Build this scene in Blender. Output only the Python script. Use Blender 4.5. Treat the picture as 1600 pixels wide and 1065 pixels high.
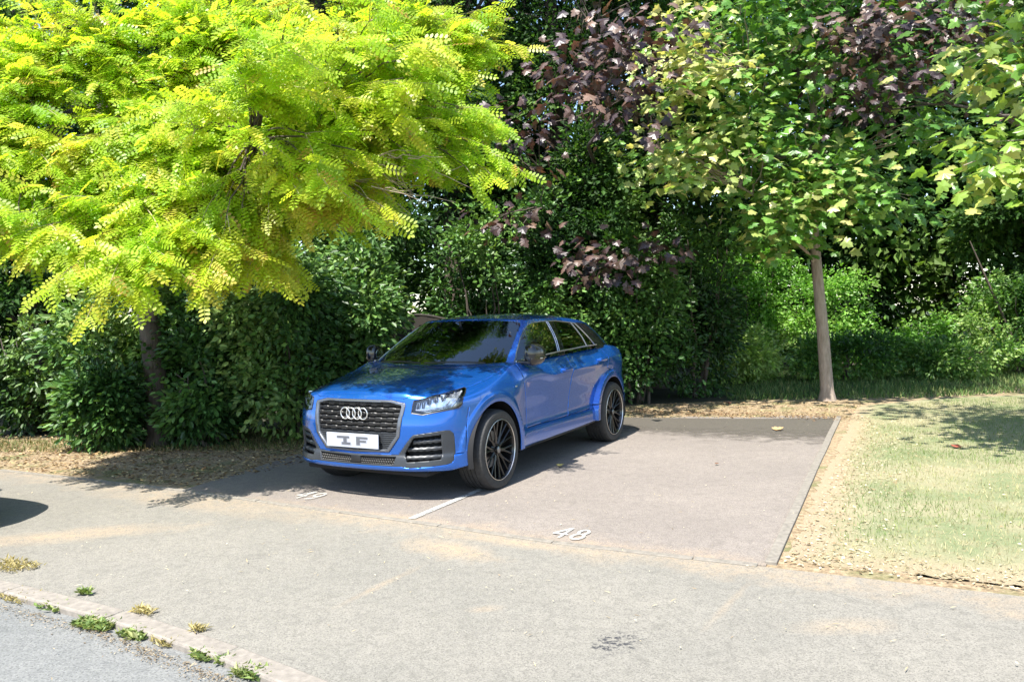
import bpy, bmesh, math, random
import numpy as np
from mathutils import Vector, Matrix
R = math.radians
for _o in list(bpy.data.objects): bpy.data.objects.remove(_o)
SC = bpy.context.scene
COL = SC.collection
# ------------------------------------------------------------------ camera
CAM_H, CAM_F, PITCH, ROLL = 1.476, 1254.56, 0.0358, -0.0267
def _cam():
    cd = bpy.data.cameras.new('camera'); co = bpy.data.objects.new('camera', cd); COL.objects.link(co)
    cd.sensor_width = 36.0; cd.lens = 36.0 * CAM_F / 1600.0; cd.clip_start = 0.05; cd.clip_end = 400
    c, s = math.cos(PITCH), math.sin(PITCH)
    f0 = Vector((0, c, -s)); u0 = Vector((0, s, c)); r0 = Vector((1, 0, 0))
    cr, sr = math.cos(ROLL), math.sin(ROLL)
    r = r0 * cr + u0 * sr; u = u0 * cr - r0 * sr
    m = Matrix((r, u, -f0)).transposed().to_4x4(); m.translation = (0, 0, CAM_H)
    co.matrix_world = m
    SC.camera = co
_cam()
# ------------------------------------------------------------------ light
SUN_EL, SUN_PHI = R(60), R(60)          # shadows travel towards +x, slightly away
SUN_TO = Vector((-math.cos(SUN_PHI)*math.cos(SUN_EL), -math.sin(SUN_PHI)*math.cos(SUN_EL), math.sin(SUN_EL)))
W = bpy.data.worlds.new('World'); SC.world = W; W.use_nodes = True
_nt = W.node_tree; _bg = _nt.nodes['Background']; _sk = _nt.nodes.new('ShaderNodeTexSky')
_sk.sky_type = 'NISHITA'; _sk.sun_disc = False; _sk.sun_elevation = SUN_EL
_sk.sun_rotation = math.atan2(SUN_TO.x, SUN_TO.y); _sk.air_density = 1.0; _sk.dust_density = 0.6; _sk.ozone_density = 1.5
_nt.links.new(_sk.outputs[0], _bg.inputs[0]); _bg.inputs[1].default_value = 0.14
_sl = bpy.data.lights.new('sun', 'SUN'); _so = bpy.data.objects.new('sun', _sl); COL.objects.link(_so)
_sl.energy = 5.0; _sl.angle = R(0.53); _sl.color = (1.0, 0.955, 0.88)
_so.rotation_euler = SUN_TO.to_track_quat('Z', 'Y').to_euler()
SC.view_settings.view_transform = 'Standard'; SC.view_settings.look = 'None'
SC.view_settings.exposure = 1.27; SC.view_settings.gamma = 1.0; SC.view_settings.use_curve_mapping = False
SC.cycles.max_bounces = 7; SC.cycles.transparent_max_bounces = 8; SC.cycles.transmission_bounces = 5
SC.cycles.glossy_bounces = 4; SC.cycles.diffuse_bounces = 3
SC.cycles.sample_clamp_indirect = 6.0

# ------------------------------------------------------------------ helpers
def link(o): COL.objects.link(o); return o
def tag(o, label=None, cat=None, group=None, kind=None):
    if label: o['label'] = label
    if cat: o['category'] = cat
    if group: o['group'] = group
    if kind: o['kind'] = kind
    return o
def empty(name, loc=(0,0,0), rz=0.0):
    o = bpy.data.objects.new(name, None); o.location = loc; o.rotation_euler = (0,0,rz); o.empty_display_size = .2
    return link(o)
def np_mesh(name, V, loops, sizes, mats=None, parent=None, colors=None, smooth=False, matidx=None):
    """V (n,3); loops flat vertex indices; sizes = loop totals per face"""
    me = bpy.data.meshes.new(name)
    V = np.asarray(V, np.float32); loops = np.asarray(loops, np.int32); sizes = np.asarray(sizes, np.int32)
    me.vertices.add(len(V)); me.vertices.foreach_set('co', V.ravel())
    me.loops.add(len(loops)); me.loops.foreach_set('vertex_index', loops)
    me.polygons.add(len(sizes)); st = np.concatenate([[0], np.cumsum(sizes)[:-1]]).astype(np.int32)
    me.polygons.foreach_set('loop_start', st); me.polygons.foreach_set('loop_total', sizes)
    if matidx is not None: me.polygons.foreach_set('material_index', np.asarray(matidx, np.int32))
    me.polygons.foreach_set('use_smooth', np.full(len(sizes), smooth))
    if colors is not None:
        a = me.color_attributes.new('tint', 'FLOAT_COLOR', 'POINT')
        c = np.ones((len(V), 4), np.float32); c[:, :3] = colors; a.data.foreach_set('color', c.ravel())
    me.update(calc_edges=True); me.validate()
    for m in (mats if isinstance(mats, (list, tuple)) else [mats]):
        if m: me.materials.append(m)
    o = bpy.data.objects.new(name, me); link(o)
    if parent: o.parent = parent
    return o
def bm_obj(name, bm, mats, parent=None, smooth=None, free=True):
    me = bpy.data.meshes.new(name); bm.to_mesh(me)
    if free: bm.free()
    for m in (mats if isinstance(mats, (list, tuple)) else [mats]): me.materials.append(m)
    if smooth is not None:
        me.polygons.foreach_set('use_smooth', np.ones(len(me.polygons), bool)); me.set_sharp_from_angle(angle=R(smooth))
    o = bpy.data.objects.new(name, me); link(o)
    if parent: o.parent = parent
    return o
def box(bm, c, s, rot=None, bevel=0.0, mi=0):
    r = bmesh.ops.create_cube(bm, size=1.0); vs = r['verts']
    M = Matrix.Translation(Vector(c)) @ (rot.to_4x4() if rot else Matrix.Identity(4)) @ Matrix.Diagonal((s[0], s[1], s[2], 1))
    bmesh.ops.transform(bm, matrix=M, verts=vs)
    fs = set(f for v in vs for f in v.link_faces)
    for f in fs: f.material_index = mi
    if bevel > 0:
        es = list(set(e for v in vs for e in v.link_edges))
        bmesh.ops.bevel(bm, geom=es, offset=bevel, segments=2, affect='EDGES', profile=.5)
def tube(bm, pts, rads, n=8, cap=True, mi=0):
    pts = [Vector(p) for p in pts]; rings = []
    if not isinstance(rads, (list, tuple, np.ndarray)): rads = [rads]*len(pts)
    side = None
    for i, p in enumerate(pts):
        d = (pts[min(i+1, len(pts)-1)] - pts[max(i-1, 0)]).normalized()
        if side is None:
            side = d.cross(Vector((0,0,1)));
            if side.length < .05: side = d.cross(Vector((1,0,0)))
        side = (side - d*side.dot(d)).normalized(); up = d.cross(side)
        rings.append([bm.verts.new(p + (side*math.cos(a) + up*math.sin(a))*rads[i]) for a in [2*math.pi*k/n for k in range(n)]])
    for a, b in zip(rings[:-1], rings[1:]):
        for k in range(n):
            f = bm.faces.new((a[k], a[(k+1)%n], b[(k+1)%n], b[k])); f.material_index = mi; f.smooth = True
    if cap:
        for rg in (rings[0][::-1], rings[-1]):
            f = bm.faces.new(rg); f.material_index = mi
def lathe(bm, prof, n=64, axis='y', centre=(0,0,0), mi=0, closed=False):
    """prof: list of (radius, along-axis). axis y: ring in xz"""
    rings = []
    for r, a in prof:
        ring = []
        for k in range(n):
            t = 2*math.pi*k/n
            if axis == 'y': p = (centre[0]+r*math.cos(t), centre[1]+a, centre[2]+r*math.sin(t))
            elif axis == 'x': p = (centre[0]+a, centre[1]+r*math.cos(t), centre[2]+r*math.sin(t))
            else: p = (centre[0]+r*math.cos(t), centre[1]+r*math.sin(t), centre[2]+a)
            ring.append(bm.verts.new(p))
        rings.append(ring)
    m = len(rings)
    for i in range(m if closed else m-1):
        a, b = rings[i], rings[(i+1)%m]
        for k in range(n):
            f = bm.faces.new((a[k], a[(k+1)%n], b[(k+1)%n], b[k])); f.material_index = mi; f.smooth = True
    return rings
def prism(bm, poly, y0, y1, plane='xz', mi=0):
    """extrude 2-D polygon between y0 and y1 of the third axis"""
    def P(u, v, w): return {'xz': (u, w, v), 'yz': (w, u, v), 'xy': (u, v, w)}[plane]
    a = [bm.verts.new(P(u, v, y0)) for u, v in poly]; b = [bm.verts.new(P(u, v, y1)) for u, v in poly]
    n = len(poly); fs = [bm.faces.new(a), bm.faces.new(b[::-1])]
    for k in range(n): fs.append(bm.faces.new((a[k], b[k], b[(k+1)%n], a[(k+1)%n])))
    for f in fs: f.material_index = mi
    return fs
# ------------------------------------------------------------------ materials
class NT:
    def __init__(s, name):
        s.m = bpy.data.materials.new(name); s.m.use_nodes = True; s.t = s.m.node_tree; s.n = s.t.nodes
        s.p = s.n['Principled BSDF']; s.out = s.n['Material Output']
    def node(s, typ, **kw):
        n = s.n.new('ShaderNode'+typ)
        for k, v in kw.items():
            if k.startswith('i_'):
                key = k[2:]; key = int(key) if key.isdigit() else key.replace('_', ' ')
                n.inputs[key].default_value = v
            else: setattr(n, k, v)
        return n
    def l(s, a, b): s.t.links.new(a, b)
    def P(s, **kw):
        for k, v in kw.items(): s.p.inputs[k.replace('_', ' ')].default_value = v
        return s
    def ramp(s, fac, stops, interp='LINEAR'):
        r = s.node('ValToRGB'); r.color_ramp.interpolation = interp; e = r.color_ramp.elements
        while len(e) < len(stops): e.new(.5)
        for q, (pos, c) in zip(e, stops):
            q.position = pos; q.color = (c, c, c, 1) if isinstance(c, (int, float)) else (*c, 1)
        s.l(fac, r.inputs[0]); return r.outputs[0]
    def noise(s, scale, detail=4, rough=.55, vec=None, dim='3D'):
        n = s.node('TexNoise'); n.inputs['Scale'].default_value = scale; n.inputs['Detail'].default_value = detail
        n.inputs['Roughness'].default_value = rough
        if vec is not None: s.l(vec, n.inputs['Vector'])
        return n.outputs['Fac']
    def coord(s, kind='Object'): return s.node('TexCoord').outputs[kind]
    def mix(s, fac, a, b, blend='MIX'):
        n = s.node('MixRGB', blend_type=blend)
        for i, v in enumerate((fac, a, b)):
            if hasattr(v, 'links') or hasattr(v, 'is_linked'): s.l(v, n.inputs[i])
            else: n.inputs[i].default_value = v if not isinstance(v, tuple) else (*v, 1) if len(v) == 3 else v
        return n.outputs[0]
    def math(s, op, a, b=None, clamp=False):
        n = s.node('Math', operation=op, use_clamp=clamp)
        for i, v in enumerate((a, b)):
            if v is None: continue
            if hasattr(v, 'is_linked'): s.l(v, n.inputs[i])
            else: n.inputs[i].default_value = v
        return n.outputs[0]
    def bump(s, h, strength=.3, dist=.01):
        b = s.node('Bump'); b.inputs['Strength'].default_value = strength; b.inputs['Distance'].default_value = dist
        s.l(h, b.inputs['Height']); s.l(b.outputs[0], s.p.inputs['Normal'])
def simple(name, col, rough=.5, metal=0.0, noise=0.0, nscale=20, coat=0.0, bump=0.0, spec=None):
    t = NT(name); t.P(Base_Color=(*col, 1), Roughness=rough, Metallic=metal)
    if coat: t.P(Coat_Weight=coat, Coat_Roughness=.03)
    if spec is not None: t.p.inputs['Specular IOR Level'].default_value = spec
    if noise or bump:
        f = t.noise(nscale, 5, .6, t.coord())
        if noise:
            lo = tuple(c*(1-noise) for c in col); hi = tuple(min(1, c*(1+noise)) for c in col)
            t.l(t.ramp(f, [(.3, lo), (.7, hi)]), t.p.inputs['Base Color'])
            t.l(t.ramp(f, [(.3, max(.02, rough*.85)), (.7, min(1, rough*1.15))]), t.p.inputs['Roughness'])
        if bump: t.bump(f, bump, .004)
    return t.m
# ================================================================== ground
def rotco(t, ang, origin=(0,0,0)):
    m = t.node('Mapping'); m.vector_type = 'TEXTURE'; m.inputs['Rotation'].default_value = (0,0,ang); m.inputs['Location'].default_value = origin
    t.l(t.coord(), m.inputs['Vector']); return m.outputs[0]
BND_P, BND_D = (.36, 4.98), (.876, -.482)          # point and direction of the bay front line
BND_A = math.atan2(BND_D[1], BND_D[0])
def band(t, w, off=0.0, nz=None):
    """1 near the bay front line"""
    s = t.node('SeparateXYZ'); t.l(rotco(t, BND_A, (*BND_P, 0)), s.inputs[0])
    d = t.math('ABSOLUTE', t.math('SUBTRACT', s.outputs[1], off))
    if nz is not None: d = t.math('ADD', d, t.math('MULTIPLY', t.math('SUBTRACT', nz, .5), w*2.4))
    return t.math('SUBTRACT', 1.0, t.math('DIVIDE', d, w, True), clamp=True)
def blob(t, c, sx, sy, ang, nz):
    m = rotco(t, ang, (*c, 0)); v = t.node('VectorMath', operation='MULTIPLY'); t.l(m, v.inputs[0]); v.inputs[1].default_value = (1/sx, 1/sy, 0)
    ln = t.node('VectorMath', operation='LENGTH'); t.l(v.outputs[0], ln.inputs[0])
    d = t.math('ADD', ln.outputs['Value'], t.math('MULTIPLY', t.math('SUBTRACT', nz, .5), 3.2))
    return t.math('SUBTRACT', 1.15, d, clamp=True)
def asphalt(name, base, warm, sand=True, coarse=1.0, rough=.85):
    t = NT(name); co = t.coord()
    big = t.noise(.7, 5, .6, co); mid = t.noise(5, 5, .65, co); fine = t.noise(130*coarse, 3, .7, co)
    vo = t.node('TexVoronoi', feature='F1'); vo.inputs['Scale'].default_value = 95*coarse; t.l(co, vo.inputs['Vector'])
    c = t.mix(t.ramp(big, [(.38,0.0),(.62,1.0)]), base, warm)
    c = t.mix(t.ramp(mid, [(.35,.0),(.7,.35)]), c, tuple(b*.78 for b in base))
    c = t.mix(t.ramp(fine, [(.36,.75),(.52,0.0)]), c, tuple(b*.42 for b in base))
    c = t.mix(t.ramp(vo.outputs['Distance'], [(.0,.9),(.22,.0)]), c, tuple(min(.8, b*1.7) for b in warm))
    mot = t.noise(17, 5, .75, co); c = t.mix(t.ramp(mot, [(.36,.45),(.52,.0)]), c, tuple(b*.62 for b in base))
    wv = t.node('TexNoise'); wv.inputs['Scale'].default_value = 1.3; wv.inputs['Detail'].default_value = 3; wv.inputs['Distortion'].default_value = 1.5; t.l(co, wv.inputs['Vector'])
    crk = t.math('ABSOLUTE', t.math('SUBTRACT', wv.outputs['Fac'], .5)); c = t.mix(t.ramp(crk, [(.0,.30),(.006,.0)]), c, tuple(b*.5 for b in base))
    sp = t.noise(46, 2, .5, co); c = t.mix(t.ramp(sp, [(.72,0.0),(.76,.6)]), c, tuple(b*.6 for b in base))
    if sand:
        n1 = t.noise(3.2, 5, .65, co); n2 = t.noise(14, 5, .7, co)
        sc = (.37,.275,.175)
        s = t.mix(.5, n1, n2)
        k = t.math('MULTIPLY', band(t, .28, .0, n1), .6)
        for (cx, cy, a, b_, an, st) in ((-.42,4.98,.42,.19,-.6,.9), (-1.05,5.85,.75,.13,BND_A,1.0), (-3.1,5.55,.85,.20,.25,.8), (.05,5.05,1.1,.10,BND_A,.8),(1.5,3.62,.25,.10,.1,.45),(-.16,3.95,.10,.05,.2,.5),(-2.6,6.45,1.6,.22,BND_A,.6),(-.75,4.35,.35,.035,1.05,.5),(1.05,3.95,.4,.03,1.0,.4)):
            k = t.math('MAXIMUM', k, t.math('MULTIPLY', blob(t, (cx, cy), a, b_, an, s), st*1.1, True))
        k = t.math('MULTIPLY', k, t.ramp(t.mix(.5, n2, fine), [(.40,.05),(.60,.95)]))
        c = t.mix(k, c, sc)
        # worn dark scrape
        k2 = t.math('MULTIPLY', blob(t, (.42,3.50), .17, .10, .9, t.noise(9, 4, .7, co)), t.ramp(t.noise(38, 4, .7, co), [(.42,1.0),(.52,0.0)]))
        c = t.mix(t.math('MULTIPLY', k2, 1.6, True), c, (.045,.045,.048))
    t.l(c, t.p.inputs['Base Color']); t.P(Roughness=rough); t.p.inputs['Specular IOR Level'].default_value = .3
    h = t.mix(.5, fine, vo.outputs['Distance']); t.bump(h, .35, .004)
    return t
def sheet(name, poly, z, mat, label=None, skirt=True):
    bm = bmesh.new(); f = bm.faces.new([bm.verts.new((x, y, z)) for x, y in poly]); bmesh.ops.triangulate(bm, faces=[f])
    bmesh.ops.recalc_face_normals(bm, faces=bm.faces[:])
    if bm.faces[:][0].normal.z < 0: bmesh.ops.reverse_faces(bm, faces=bm.faces[:])
    if skirt:
        a = [bm.verts.new((x, y, z)) for x, y in poly]; b = [bm.verts.new((x, y, z-.03)) for x, y in poly]; n = len(poly)
        for k in range(n): bm.faces.new((a[k], b[k], b[(k+1) % n], a[(k+1) % n]))
        bmesh.ops.remove_doubles(bm, verts=bm.verts[:], dist=1e-5)
    return tag(bm_obj(name, bm, mat), kind='structure', label=label)
KERB = [(-16,13.6),(-9,8.15),(-5.2,5.85),(-3.02,4.63),(-1.91,4.01),(-1.30,3.60),(-.74,3.20),(.3,2.30),(1.6,.9),(3.4,-1.6),(7,-8)]
BND = [(-16,13.9),(-9,10.15),(-5.26,8.15),(-2.61,6.78),(-1.95,6.36),(-.73,5.66),(.36,4.98),(1.36,4.50),(2.49,3.93),(4.4,2.85),(7.5,.9),(12,-2.5)]
def dirt():
    t = NT('verge_earth'); co = t.coord(); a = t.noise(2.2, 6, .65, co); b = t.noise(22, 6, .7, co); c3 = t.noise(90, 3, .7, co)
    c = t.ramp(b, [(.3,(.13,.09,.05)),(.5,(.30,.22,.13)),(.68,(.50,.40,.26))])
    g = t.mix(t.ramp(a, [(.50,0.0),(.62,.7)]), c, (.12,.15,.045)); g = t.mix(t.ramp(c3, [(.3,.5),(.5,0.0)]), g, (.07,.05,.03))
    t.l(g, t.p.inputs['Base Color']); t.P(Roughness=.95); t.bump(b, .8, .03); return t.m
def lawnmat():
    t = NT('lawn_turf'); co = t.coord(); a = t.noise(1.1, 5, .6, co); b = t.noise(9, 6, .7, co); c3 = t.noise(120, 4, .75, co)
    c = t.mix(t.ramp(a, [(.40,0.0),(.60,1.0)]), (.205,.245,.115), (.36,.33,.20))
    c = t.mix(t.ramp(b, [(.46,0.0),(.70,.65)]), c, (.34,.285,.17)); c = t.mix(t.ramp(c3, [(.3,.6),(.55,0.0)]), c, (.09,.10,.04))
    # worn pale margin beside the bay and along the front
    s = t.node('SeparateXYZ'); t.l(rotco(t, math.atan2(5.81, 2.77), (1.45,4.55,0)), s.inputs[0])
    m = t.math('ADD', t.math('MULTIPLY', s.outputs[1], -1.0), t.math('MULTIPLY', t.math('SUBTRACT', b, .5), .9))
    k = t.ramp(m, [(.12,1.0),(.45,0.0)])
    k = t.math('MAXIMUM', k, band(t, .55, .12, b))
    c = t.mix(t.math('MULTIPLY', k, .9), c, t.ramp(c3, [(.3,(.26,.18,.11)),(.6,(.43,.325,.215))]))
    t.l(c, t.p.inputs['Base Color']); t.P(Roughness=.95); t.bump(c3, .7, .02); return t.m
t = NT('distant_ground'); t.P(Base_Color=(.05,.07,.025,1), Roughness=.95); f_ = t.noise(3, 5, .6, t.coord()); t.l(t.ramp(f_, [(.3,(.03,.045,.018)),(.7,(.08,.09,.04))]), t.p.inputs['Base Color'])
sheet('ground', [(-200,-200),(200,-200),(200,200),(-200,200)], -.062, t.m, skirt=False)
ROADM = asphalt('road_asphalt', (.175,.18,.175), (.205,.205,.195), False, .62)
sheet('road', [(-40,-30),(30,-30),(30,-8)]+[(x+.1,y-.1) for x, y in KERB[::-1]]+[(-40,20)], -.026, ROADM.m)
VERGE = dirt()
sheet('woodland_floor', [(-60,11.2),(-6.5,10.4),(-2.2,10.6),(-1.2,11.9),(.6,12.1),(3.8,12.6),(6,13.0),(9.5,13.3),(60,14.5),(60,90),(-60,90)], .004, simple('woodland_soil', (.035,.035,.018), .95, noise=.5, nscale=9, bump=.8))
sheet('verge', BND+[(60,-2.5),(60,90),(-60,90),(-60,13.9)], 0.0, VERGE)
PATHM = asphalt('path_asphalt', (.212,.201,.174), (.248,.231,.197))
sheet('path', [(x-.03, y-.055) for x, y in KERB] + [(12,-8)] + BND[::-1], .004, PATHM.m)
BAYM = asphalt('bay_asphalt', (.226,.198,.174), (.264,.231,.201), True, .8)
def dark_back(t):
    pass
sheet('parking_bays', [(-2.9,6.93),(-1.95,6.36),(-.73,5.66),(.36,4.98),(1.40,4.49),(4.22,10.30),(3.75,10.62),(3.1,10.55),(2.4,10.78),(1.6,10.7),(.9,11.1),(0,12.4),(-.9,12.0),(-1.9,10.0)], .008, BAYM.m)
_rl = random.Random(4)
_lf = []
for (x0, y0), (x1, y1) in zip([(4.33,10.30),(1.52,4.60),(2.49,4.10),(4.4,3.02),(7.5,1.07)][:-1], [(1.52,4.60),(2.49,4.10),(4.4,3.02),(7.5,1.07)]):
    n_ = int(math.hypot(x1-x0, y1-y0)/.07)
    for k in range(n_): _lf.append((x0+(x1-x0)*k/n_+abs(_rl.gauss(0,.030)), y0+(y1-y0)*k/n_+_rl.gauss(0,.022)))
sheet('lawn', _lf+[(7.5,1.07),(12,-2.4),(30,-2.4),(30,13.2),(9,12.3),(6.5,12.1),(4.9,11.4)], .006, lawnmat())
# damp dark strip at the back of the bay is old mossy staining
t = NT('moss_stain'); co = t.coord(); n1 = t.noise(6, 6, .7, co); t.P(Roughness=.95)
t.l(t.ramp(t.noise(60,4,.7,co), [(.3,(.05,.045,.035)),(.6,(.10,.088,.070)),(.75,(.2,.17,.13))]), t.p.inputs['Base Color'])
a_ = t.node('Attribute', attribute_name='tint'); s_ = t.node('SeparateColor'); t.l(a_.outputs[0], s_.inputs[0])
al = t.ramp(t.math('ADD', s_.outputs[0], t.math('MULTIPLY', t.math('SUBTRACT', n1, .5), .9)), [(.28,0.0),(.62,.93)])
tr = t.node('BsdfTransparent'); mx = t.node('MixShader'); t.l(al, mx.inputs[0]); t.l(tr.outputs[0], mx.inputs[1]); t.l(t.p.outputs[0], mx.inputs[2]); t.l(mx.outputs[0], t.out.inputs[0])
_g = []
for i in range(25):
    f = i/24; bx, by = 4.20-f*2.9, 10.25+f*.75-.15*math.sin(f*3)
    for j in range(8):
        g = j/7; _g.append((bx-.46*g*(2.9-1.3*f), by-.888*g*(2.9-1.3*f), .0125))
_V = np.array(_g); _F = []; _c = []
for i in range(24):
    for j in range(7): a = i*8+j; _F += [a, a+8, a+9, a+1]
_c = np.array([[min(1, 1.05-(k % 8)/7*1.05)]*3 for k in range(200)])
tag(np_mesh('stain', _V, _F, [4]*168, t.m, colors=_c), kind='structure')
# kerb of pale stone blocks at the road, edging round the bay
KM = simple('kerb_stone', (.225,.20,.17), .9, noise=.22, nscale=26, bump=.5)
def strip(name, pts, w, z0, z1, mat, seg=.9, gap=.006):
    pts = [Vector((x, y, 0)) for x, y in pts]; bm = bmesh.new()
    L = [0]
    for a, b in zip(pts[:-1], pts[1:]): L.append(L[-1]+(b-a).length)
    def at(s):
        k = max(0, min(len(pts)-2, int(np.searchsorted(L, s)-1))); f = (s-L[k])/(L[k+1]-L[k]); return pts[k].lerp(pts[k+1], f)
    s = 0
    while s < L[-1]-.05:
        e = min(s+seg, L[-1]); a, b = at(s+gap), at(e-gap); d = (b-a).normalized(); n = Vector((-d.y, d.x, 0))
        r = Matrix.Rotation(math.atan2(d.y, d.x), 3, 'Z'); c = (a+b)/2 + n*random.uniform(-.002,.002)
        box(bm, (c.x, c.y, (z0+z1)/2+random.uniform(-.0015,.0015)), ((b-a).length, w, z1-z0), r, bevel=.012 if w > .1 else .005)
        s = e
    return tag(bm_obj(name, bm, mat), kind='structure')
random.seed(3)
strip('kerb', [(x-.07*.5, y-.07*.8) for x, y in KERB[1:9]], .125, -.10, .009, KM)
EM = simple('edging_stone', (.20,.18,.15), .9, noise=.25, nscale=30, bump=.5)
strip('bay_edging', [(1.44,4.52),(2.6,6.98),(4.22,10.38)], .065, -.06, .020, EM, .9, .003)
strip('front_edging', [(x, y) for x, y in BND[2:8]], .055, -.06, .0135, EM, .9, .003)
# painted line and bay numbers
t = NT('road_paint'); co = t.coord(); n1 = t.noise(26, 5, .75, co); t.P(Base_Color=(.52,.53,.50,1), Roughness=.8)
tr = t.node('BsdfTransparent'); mx = t.node('MixShader'); t.l(t.ramp(n1, [(.38,.15),(.56,.80)]), mx.inputs[0]); t.l(tr.outputs[0], mx.inputs[1]); t.l(t.p.outputs[0], mx.inputs[2]); t.l(mx.outputs[0], t.out.inputs[0])
PAINT = t.m
BAYD = Vector((.462,.887,0)); BASD = Vector((.876,-.482,0))
def paint_strokes(name, org, strokes, w, label=None, cat=None):
    bm = bmesh.new(); o = Vector((*org, .0165)); r = Matrix((BASD, BAYD, Vector((0,0,1)))).transposed()
    k = 0
    for st in strokes:
        pts = [Vector((p[0], p[1], 0)) for p in st]; prev = None
        for i, p in enumerate(pts):
            d = (pts[min(i+1,len(pts)-1)]-pts[max(i-1,0)]).normalized(); n = Vector((-d.y, d.x, 0))*w/2
            row = [bm.verts.new(o + r @ (p+n)), bm.verts.new(o + r @ (p-n))]
            if prev: bm.faces.new((prev[0], prev[1], row[1], row[0]))
            prev = row
        o = o + Vector((0,0,.0006))
    bmesh.ops.recalc_face_normals(bm, faces=bm.faces[:])
    for f in bm.faces:
        if f.normal.z < 0: f.normal_flip()
    return tag(bm_obj(name, bm, PAINT), label, cat, kind='structure')
def ring(cx, cy, rx, ry, a0=0, a1=360, n=22): return [(cx+rx*math.cos(R(a0+(a1-a0)*k/n)), cy+ry*math.sin(R(a0+(a1-a0)*k/n))) for k in range(n+1)]
paint_strokes('bay_line', (-.76,5.72), [[(0,0),(0,.5),(.0,1.15)]], .055, 'white painted line dividing the two bays')
_q = lambda S: [[(x*.68, y*.85) for x, y in l] for l in S]
FOUR = [[(.075,.0),(.075,.29)], [(.075,.28),(-.03,.10)], [(-.04,.10),(.12,.10)]]
EIGHT = [ring(.235,.205,.045,.062,-90,270), ring(.235,.075,.055,.072,90,450)]
NINE = [ring(.235,.19,.052,.07,0,360), [(.287,.19),(.285,.10),(.26,.03),(.20,.0)]]
paint_strokes('painted_number', (.22,5.16), _q(FOUR+EIGHT), .022, 'worn white bay number 48 painted on the ground')
paint_strokes('painted_number', (-1.83,6.50), _q(FOUR+NINE), .022, 'worn white bay number 49 in the shade before the car')
# ================================================================== car
def _tbl(tab):
    xs = np.array([a for a, b in tab], float); ys = np.array([b for a, b in tab], float)
    o = np.argsort(xs); xs, ys = xs[o], ys[o]
    # monotone-ish cubic (pchip)
    h = np.diff(xs); d = np.diff(ys)/h; m = np.zeros_like(ys); m[0], m[-1] = d[0], d[-1]
    for i in range(1, len(xs)-1):
        if d[i-1]*d[i] > 0:
            w1 = 2*h[i]+h[i-1]; w2 = h[i]+2*h[i-1]; m[i] = (w1+w2)/(w1/d[i-1]+w2/d[i])
    def f(x):
        x = np.clip(np.asarray(x, float), xs[0], xs[-1]); k = np.clip(np.searchsorted(xs, x)-1, 0, len(xs)-2)
        t = (x-xs[k])/h[k]; t2 = t*t; t3 = t2*t
        return (2*t3-3*t2+1)*ys[k] + (t3-2*t2+t)*h[k]*m[k] + (-2*t3+3*t2)*ys[k+1] + (t3-t2)*h[k]*m[k+1]
    return f
def _sm(a, b, x):
    t = np.clip((x-a)/(b-a), 0, 1); return t*t*(3-2*t)
def _catmull(K, n):
    """arc-length resampled Catmull-Rom (centripetal-ish via chord spline) through rows of K"""
    K = np.asarray(K, float); d = np.linalg.norm(np.diff(K[:, :2], axis=0), axis=1)**.5; u = np.concatenate([[0], np.cumsum(d)])
    m = np.zeros_like(K)
    for i in range(len(K)):
        if i == 0: m[i] = (K[1]-K[0])/(u[1]-u[0])
        elif i == len(K)-1: m[i] = (K[-1]-K[-2])/(u[-1]-u[-2])
        else:
            a, b = u[i]-u[i-1], u[i+1]-u[i]
            m[i] = ((K[i]-K[i-1])/a*b + (K[i+1]-K[i])/b*a)/(a+b)
    def ev(t):
        t = np.clip(t, 0, u[-1]); k = np.clip(np.searchsorted(u, t)-1, 0, len(u)-2); h = (u[k+1]-u[k])[:, None]
        s = ((t-u[k])/(u[k+1]-u[k]))[:, None]; s2, s3 = s*s, s*s*s
        return (2*s3-3*s2+1)*K[k] + (s3-2*s2+s)*h*m[k] + (-2*s3+3*s2)*K[k+1] + (s3-s2)*h*m[k+1]
    tt = np.linspace(0, u[-1], 3000); P = ev(tt); L = np.concatenate([[0], np.cumsum(np.linalg.norm(np.diff(P[:, :2], axis=0), axis=1))])
    return ev(np.interp(np.linspace(0, L[-1], n), L, tt))
XF, XR, WB = .80, -3.39, 2.601
# plan outline (x, y) front centre -> rear centre, left side
OUT = [(.800,0), (.797,.15), (.785,.32), (.755,.48), (.700,.62), (.610,.735), (.480,.82), (.330,.868), (.150,.890), (0,.896), (-.3,.897),
       (-1.3,.897), (-2.3,.897), (-2.75,.893), (-2.95,.875), (-3.12,.83), (-3.25,.74), (-3.33,.58), (-3.375,.32), (-3.39,0)]
zc_f = _tbl([(.80,.800),(.77,.832),(.72,.856),(.62,.887),(.45,.924),(.25,.955),(0,.982),(-.2,1.003),(-.4,1.03),(-.9,1.056),(-1.5,1.075),(-2.2,1.092),(-2.6,1.085),(-2.85,1.06),(-3.1,.99),(-3.3,.93),(-3.39,.90)])
dr_f = _tbl([(.80,.03),(.7,.11),(.5,.14),(.2,.115),(-.2,.055),(-.45,.004),(-3.4,0)])
def hood_h(x, y):
    a = np.abs(y)/.86
    z = zc_f(x) - dr_f(x)*a**2.6
    # bonnet creases: raised centre with a soft edge along each side
    k = .012*_sm(-.35, 0, x)*(1-_sm(.6, .78, x))
    yc = .44 + .10*(-(x-.75))/1.1
    return z + k*(1-_sm(yc-.03, yc+.03, np.abs(y)))
e_front = _tbl([(.20,.06),(.25,.03),(.27,.006),(.29,.0),(.33,.004),(.37,.012),(.39,.022),(.42,.02),(.50,.012),(.60,.010),(.66,.016),(.72,.032),(.78,.052),(.90,.10)])
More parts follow.
